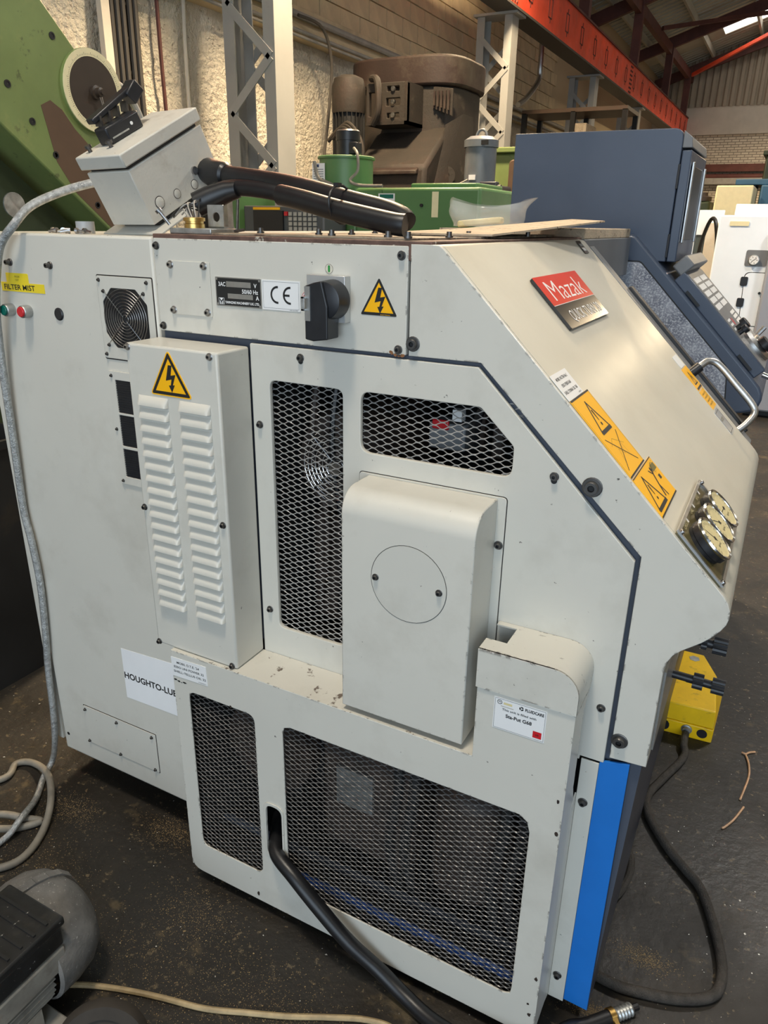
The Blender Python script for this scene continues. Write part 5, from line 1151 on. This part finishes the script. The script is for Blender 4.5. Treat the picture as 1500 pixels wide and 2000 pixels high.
# grey vertical motor on a mill
mat('mgrey', srgb(98, 104, 110), .4, var=.12, vs=6, rvar=.06)
gv = empty('drill_head', (-2.5,5.4,0), 'grey vertical motor on a dark gearbox right of the brown machine', 'machine')
b = MB(); b.revolve((-2.575,5.42,1.98), (0,0,1), [(.135,0),(.135,.30),(.148,.30),(.148,.355),(.10,.385),(.04,.39)], 32); mv = b.build('motor', 'mgrey', gv)
b = MB(); b.box(-2.52,-2.46,5.268,5.285,2.29,2.325); b.build('vent', 'black', mv)
b = MB(); b.box(-2.62,-2.56,5.276,5.29,2.02,2.06); b.build('rating_plate', 'white', mv)
b = MB(); b.tube([(-2.575+.045*math.cos(PI*k/10), 5.42, 2.37+.05*math.sin(PI*k/10)) for k in range(11)], .012, 8); b.build('lifting_eye', 'mgrey', mv)
b = MB(); b.box(-2.75,-2.35,5.25,5.65,1.72,1.98); b.build('gearbox', 'navy_dark', gv, bevel=.02)
b = MB(); b.box(-2.48,-2.33,5.18,5.26,1.83,2.0); jb = b.build('junction_box', 'navy_dark', gv, bevel=.008)
for k in range(3): b = MB(); b.cyl((-2.33,5.22,1.86+.05*k), (-2.30,5.22,1.86+.05*k), .018, n=10); b.build('gland', 'black', jb)
b = MB(); b.box(-2.72,-2.45,5.35,5.65,0,1.72); b.build('pillar', 'mgrey', gv, bevel=.03)
b = MB(); b.tube(spline([(-2.62,5.26,2.02),(-2.75,5.2,1.96),(-2.95,5.2,1.95),(-3.1,5.2,1.93)], 5), .008, 6); b.build('cord', 'hose_grey', gv)
bx_ = empty('gear_cover', (-2.3,5.6,0), 'brown bracket housing with a pale tube beside the grey motor', 'machine')
b = MB(); b.prism(rpoly([(-2.42,1.5),(-2.20,1.5),(-2.21,2.15),(-2.30,2.22),(-2.42,2.20)], .04), 5.72, 5.90); b.build('housing', 'patch_brown', bx_, bevel=.01)
b = MB(); b.box(-2.42,-2.15,5.70,6.05,0,1.5); b.build('stand', 'patch_brown', bx_, bevel=.02)
b = MB(); b.box(-2.29,-2.26,5.70,5.72,2.0,2.08); b.build('sight_glass', 'ivory', bx_)
b = MB(); b.tube([(-2.385,5.72,1.83), (-2.24,5.52,1.955)], .028, 12); b.build('pale_tube', 'ivory', bx_)
gp_ = empty('green_column', (-2.2,6.4,0), 'dull green machine column behind the grey motor', 'machine')
b = MB(); b.box(-2.75,-2.05,6.2,6.9,0,2.30); b.build('column', 'mgreen', gp_, bevel=.02)
b = MB(); b.box(-2.80,-2.0,6.15,6.95,2.30,2.35); b.build('top_plate', 'mgreen', gp_, bevel=.01)

# racking with stores far down the left side
rk = empty('storage_rack', (-3.2,13.1,0), 'dark storage rack full of parts between the far columns', 'rack')
for x in (-4.6,-3.75,-2.9):
    for y in (12.6,13.5): b = MB(); b.box(x-.04,x+.04,y-.04,y+.04,0,3.46); b.build('upright', 'inner_dark', rk)
for z in (.6,1.6,2.5,3.45): b = MB(); b.box(-4.64,-2.86,12.56,13.54,z,z+.06); b.build('shelf', 'patch_brown' if z > 3 else 'inner_brown', rk)
random.seed(8)
k = 0
cols = ['inner_dark','inner_brown','patch_brown','beam_red','navy_dark','slate','board']
cn = {'inner_dark':'black','inner_brown':'dark brown','patch_brown':'brown','beam_red':'red','navy_dark':'dark grey','slate':'grey','board':'tan'}
for z in (1.66,2.56):
    x = -4.5
    while x < -3.2:
        w = random.uniform(.2,.42); h = random.uniform(.35,.8) if z > 2 else random.uniform(.4,.85); m = cols[k % 7]; k += 1
        b = MB(); b.box(x, x+w, 12.62, 13.3, z, z+h)
        for q in (.25,.75): b.box(x+w*q-.01, x+w*q+.01, 12.60, 12.62, z, z+h)
        tag(b.build('stored_case', m, bevel=.015), '%s case, %s from the left on the %s rack shelf' % (cn[m], ['first','second','third','fourth','fifth','sixth','seventh','eighth'][min(7, int((x+4.5)/.36))], 'upper' if z > 2 else 'lower'), 'case', 'cases on the storage rack'); x += w+.05

# white machine on the right and what stands behind it
mat('mwhite', (.82, .89, .97), .35, var=.03, vs=3); mat('mwhite_grey', srgb(150, 155, 166), .4); mat('glass_dark', (.06, .08, .085), .1, spec=.6)
wm_ = empty('white_machine', (.3,7.3,0), 'white enclosed machine with a pressure gauge at the right edge', 'machine')
b = MB(); b.box(-.68,-.215,6.60,8.0,.06,1.78); b.build('side_cabinet', 'mwhite', wm_, bevel=.012)
b = MB(); b.box(-.215,1.3,6.50,8.0,.06,1.72); b.build('front_body', 'mwhite_grey', wm_, bevel=.02)
b = MB(); b.box(-.565,1.2,6.66,7.9,1.78,1.875); b.build('top_cover', 'mwhite', wm_, bevel=.008)
b = MB(); b.box(-.16,.05,6.652,6.66,1.80,1.85); b.build('top_window', 'navy', wm_)
b = MB(); b.box(-.66,1.3,6.62,8.0,0,.06); b.build('plinth', 'black', wm_)
b = MB(); b.plate(rect(-.585,-.425,1.690,1.730,.006), [], (0,6.592,0), LX, LZ, .008, .001); b.build('name_badge', 'ivory', wm_)
b = MB(); b.plate(rect(-.405,-.222,1.350,1.490,.02), [], (0,6.596,0), LX, LZ, .004); gpl = b.build('gauge_panel', 'slate', wm_)
b = MB(); b.revolve((-.332,6.592,1.404), (0,-1,0), [(.042,0),(.045,.02),(.040,.022)], 24); b.build('gauge', 'galv', wm_)
d = Decal((-.332,6.569,1.404), LX, LZ, .001); d.sheet(circ(0,0,.038), 'white'); [d.line([(.022*math.cos(a), .022*math.sin(a)), (.032*math.cos(a), .032*math.sin(a))], .004, 'ink') for a in (0,1,2,3,4,5)]; d.line([(-.015,-.012),(.02,.015)], .005, 'ink'); d.done('gauge_dial', gpl)
ho = rpoly([(-.22,1.300),(-.39,1.300),(-.365,.82),(-.22,.82)], [0,.05,.05,0], 6); hi_ = [(x+(.006 if x < -.23 else 0), z-.006 if z > 1 else z+.006) for x, z in ho]
b = MB(); b.plate(ho[::-1], [], (0,6.5985,0), LX, LZ, .0012); b.build('door_gap', 'inner_dark', wm_); b = MB(); b.plate(hi_[::-1], [], (0,6.5965,0), LX, LZ, .002); wd2 = b.build('small_door', 'mwhite', wm_)
for z in (1.218,1.030): b = MB(); b.plate(rect(-.412,-.350,z-.04,z+.04,.015), [], (0,6.590,0), LX, LZ, .012, .003); b.build('catch', 'black_plastic', wd2)
b = MB(); b.cyl((-.235,6.598,1.12), (-.235,6.585,1.12), .012, n=12); b.build('lock', 'black', wm_)
wb_ = empty('enclosure_door', (-.9,7.8,0), 'pale framed machine door with glass behind the screen housing', 'machine door')
b = MB(); b.plate(rect(-1.02,-.72,.05,1.84), [rect(-.965,-.865,.9,1.60,.02)], (0,7.5,0), LX, LZ, .06, .006); b.build('frame', 'mwhite', wb_)
b = MB(); b.box(-.97,-.86,7.52,7.53,.9,1.6); b.build('glass', 'glass_dark', wb_)
b = MB(); b.box(-.86,-.72,7.44,7.5,.05,1.72); b.build('post', 'whitewash', wb_, bevel=.006)
b = MB(); b.box(-1.02,-.72,7.5,7.6,0,.05); b.build('sill', 'slate', wb_)
hc = empty('hanging_cables', (-.75,7.3,0), 'black cables and hand switch hanging beside the white machine', 'cable')
b = MB(); b.tube(spline([(-.705,7.1,.05),(-.70,7.1,1.3),(-.74,7.1,1.68),(-.80,7.15,1.75),(-.86,7.2,1.55),(-.88,7.2,1.25),(-.87,7.2,1.15)], 6), .018, 8); b.build('cable', 'rubber', hc)
b = MB(); b.tube([(-.885,7.2,1.32),(-.87,7.2,1.22),(-.86,7.2,1.10)], [.02,.05,.03], 10); b.build('hand_switch', 'black_plastic', hc)
b = MB(); b.box(-.98,-.58,9.0,9.8,0,2.14); tag(b.build('beige_cabinet', 'ivory', bevel=.015), 'beige steel cabinet behind the white machine', 'cabinet')
mat('teal', srgb(48, 92, 122), .45, var=.1, vs=4)
bm2 = empty('blue_machine', (.2,10.5,0), 'blue machine top showing right of the beige cabinet', 'machine')
b = MB(); b.box(-.86,1.6,10.0,10.8,2.19,2.26); b.build('bridge', 'teal', bm2, bevel=.01); b = MB(); b.box(-.55,1.6,9.95,10.8,0,2.19); b.build('body', 'teal', bm2, bevel=.02)
b = MB(); b.box(-.80,-.62,10.1,10.7,0,2.19); b.build('leg', 'black', bm2)
gg = empty('grey_green_column', (-.4,11.4,0), 'tall grey green machine column at the right edge', 'machine')
b = MB(); b.box(-.62,.4,11.2,12,0,2.62); b.build('column', 'mgreen_dark', gg, bevel=.02); b = MB(); b.box(-.66,.44,11.16,12.04,2.62,2.68); b.build('cap', 'mgreen_dark', gg, bevel=.01)
dm = empty('old_drill', (-1.25,9.6,0), 'dark green old drill with pulleys left of the beige cabinet', 'machine')
b = MB(); b.box(-1.32,-1.05,9.3,9.8,0,1.98); b.build('body', 'mgreen_dark', dm, bevel=.03); b = MB(); b.revolve((-1.15,9.4,2.0), (0,0,1), [(.10,-.02),(.10,.03),(.05,.04),(.05,.08)], 16); b.build('pulley', 'inner_brown', dm)
b = MB(); b.cyl((-1.25,9.4,1.98), (-1.25,9.4,2.16), .035, n=10); b.build('shaft', 'inner_dark', dm)

# ------------------------------------------------------------------ floor litter
mat('copper_pale', (.62,.36,.20), .5, var=.2, vs=60); mat('chip_light', (.62, .60, .55), .4, .3); mat('crumb', (.30, .21, .10), .8)
def litter(name, m, n, region, size, seed, label, clusters=None):
    random.seed(seed); b = MB(); vs = []; fs = []
    for k in range(n):
        if clusters and random.random() < .85:
            cx, cy, sx, sy = random.choice(clusters); x = random.gauss(cx, sx); y = random.gauss(cy, sy)
        else: x = random.uniform(region[0], region[1]); y = random.uniform(region[2], region[3])
        s = size*random.uniform(.4, 1.5)*(1.8 if random.random() < .04 else 1); a = random.uniform(0, 6.3); e = random.uniform(.25, 1)
        c, t = math.cos(a)*s, math.sin(a)*s; q = len(vs); h = s*random.uniform(.15,.5)
        vs += [(x+c, y+t, .0004), (x-t*e, y+c*e, h), (x-c, y-t, .0004), (x+t*e, y-c*e, h*.6)]; fs += [(q, q+1, q+2, q+3)]
    b.add(vs, fs); tag(b.build(name, m, smooth=0), label, name.replace('_', ' '), kind='stuff')
litter('metal_chips', 'chip_light', 3600, (-2.3, 1.6, -1.0, 3.0), .0017, 1, 'tiny bright metal chips scattered over the dark floor')
litter('swarf_crumbs', 'crumb', 16000, (-2.2, 1.4, -.9, 2.4), .0010, 2, 'tan crumbs and swarf gathered in patches on the floor',
       [(-1.0,-.35,.16,.05),(-.75,-.28,.14,.06),(-.85,-.45,.2,.05),(-1.30,-.02,.05,.03),(-1.05,-.20,.08,.05),(-.01,.235,.035,.018),(-1.55,-.28,.1,.06),(-1.62,-.1,.06,.03),(-.10,.04,.03,.01),(-.6,-.32,.1,.03)])
for nm, pts, lb_ in (('copper_strand', [(.150,1.175,.004),(.162,1.17,.006),(.172,1.185,.005),(.190,1.20,.004)], 'short forked copper strand on the floor, right edge'), ('copper_strand', [(.162,1.17,.004),(.174,1.12,.006),(.178,1.06,.004),(.168,.98,.005),(.160,.93,.004)], 'long copper strand curling over the floor, right edge'), ('copper_strand', [(.172,.90,.004),(.150,.83,.006),(.128,.785,.004),(.120,.775,.004)], 'copper strand ending in a crumb on the right floor')):
    b = MB(); b.tube(spline(pts, 5), .0032, 6); tag(b.build(nm, 'copper_pale'), lb_, 'wire', 'copper strands on the floor')
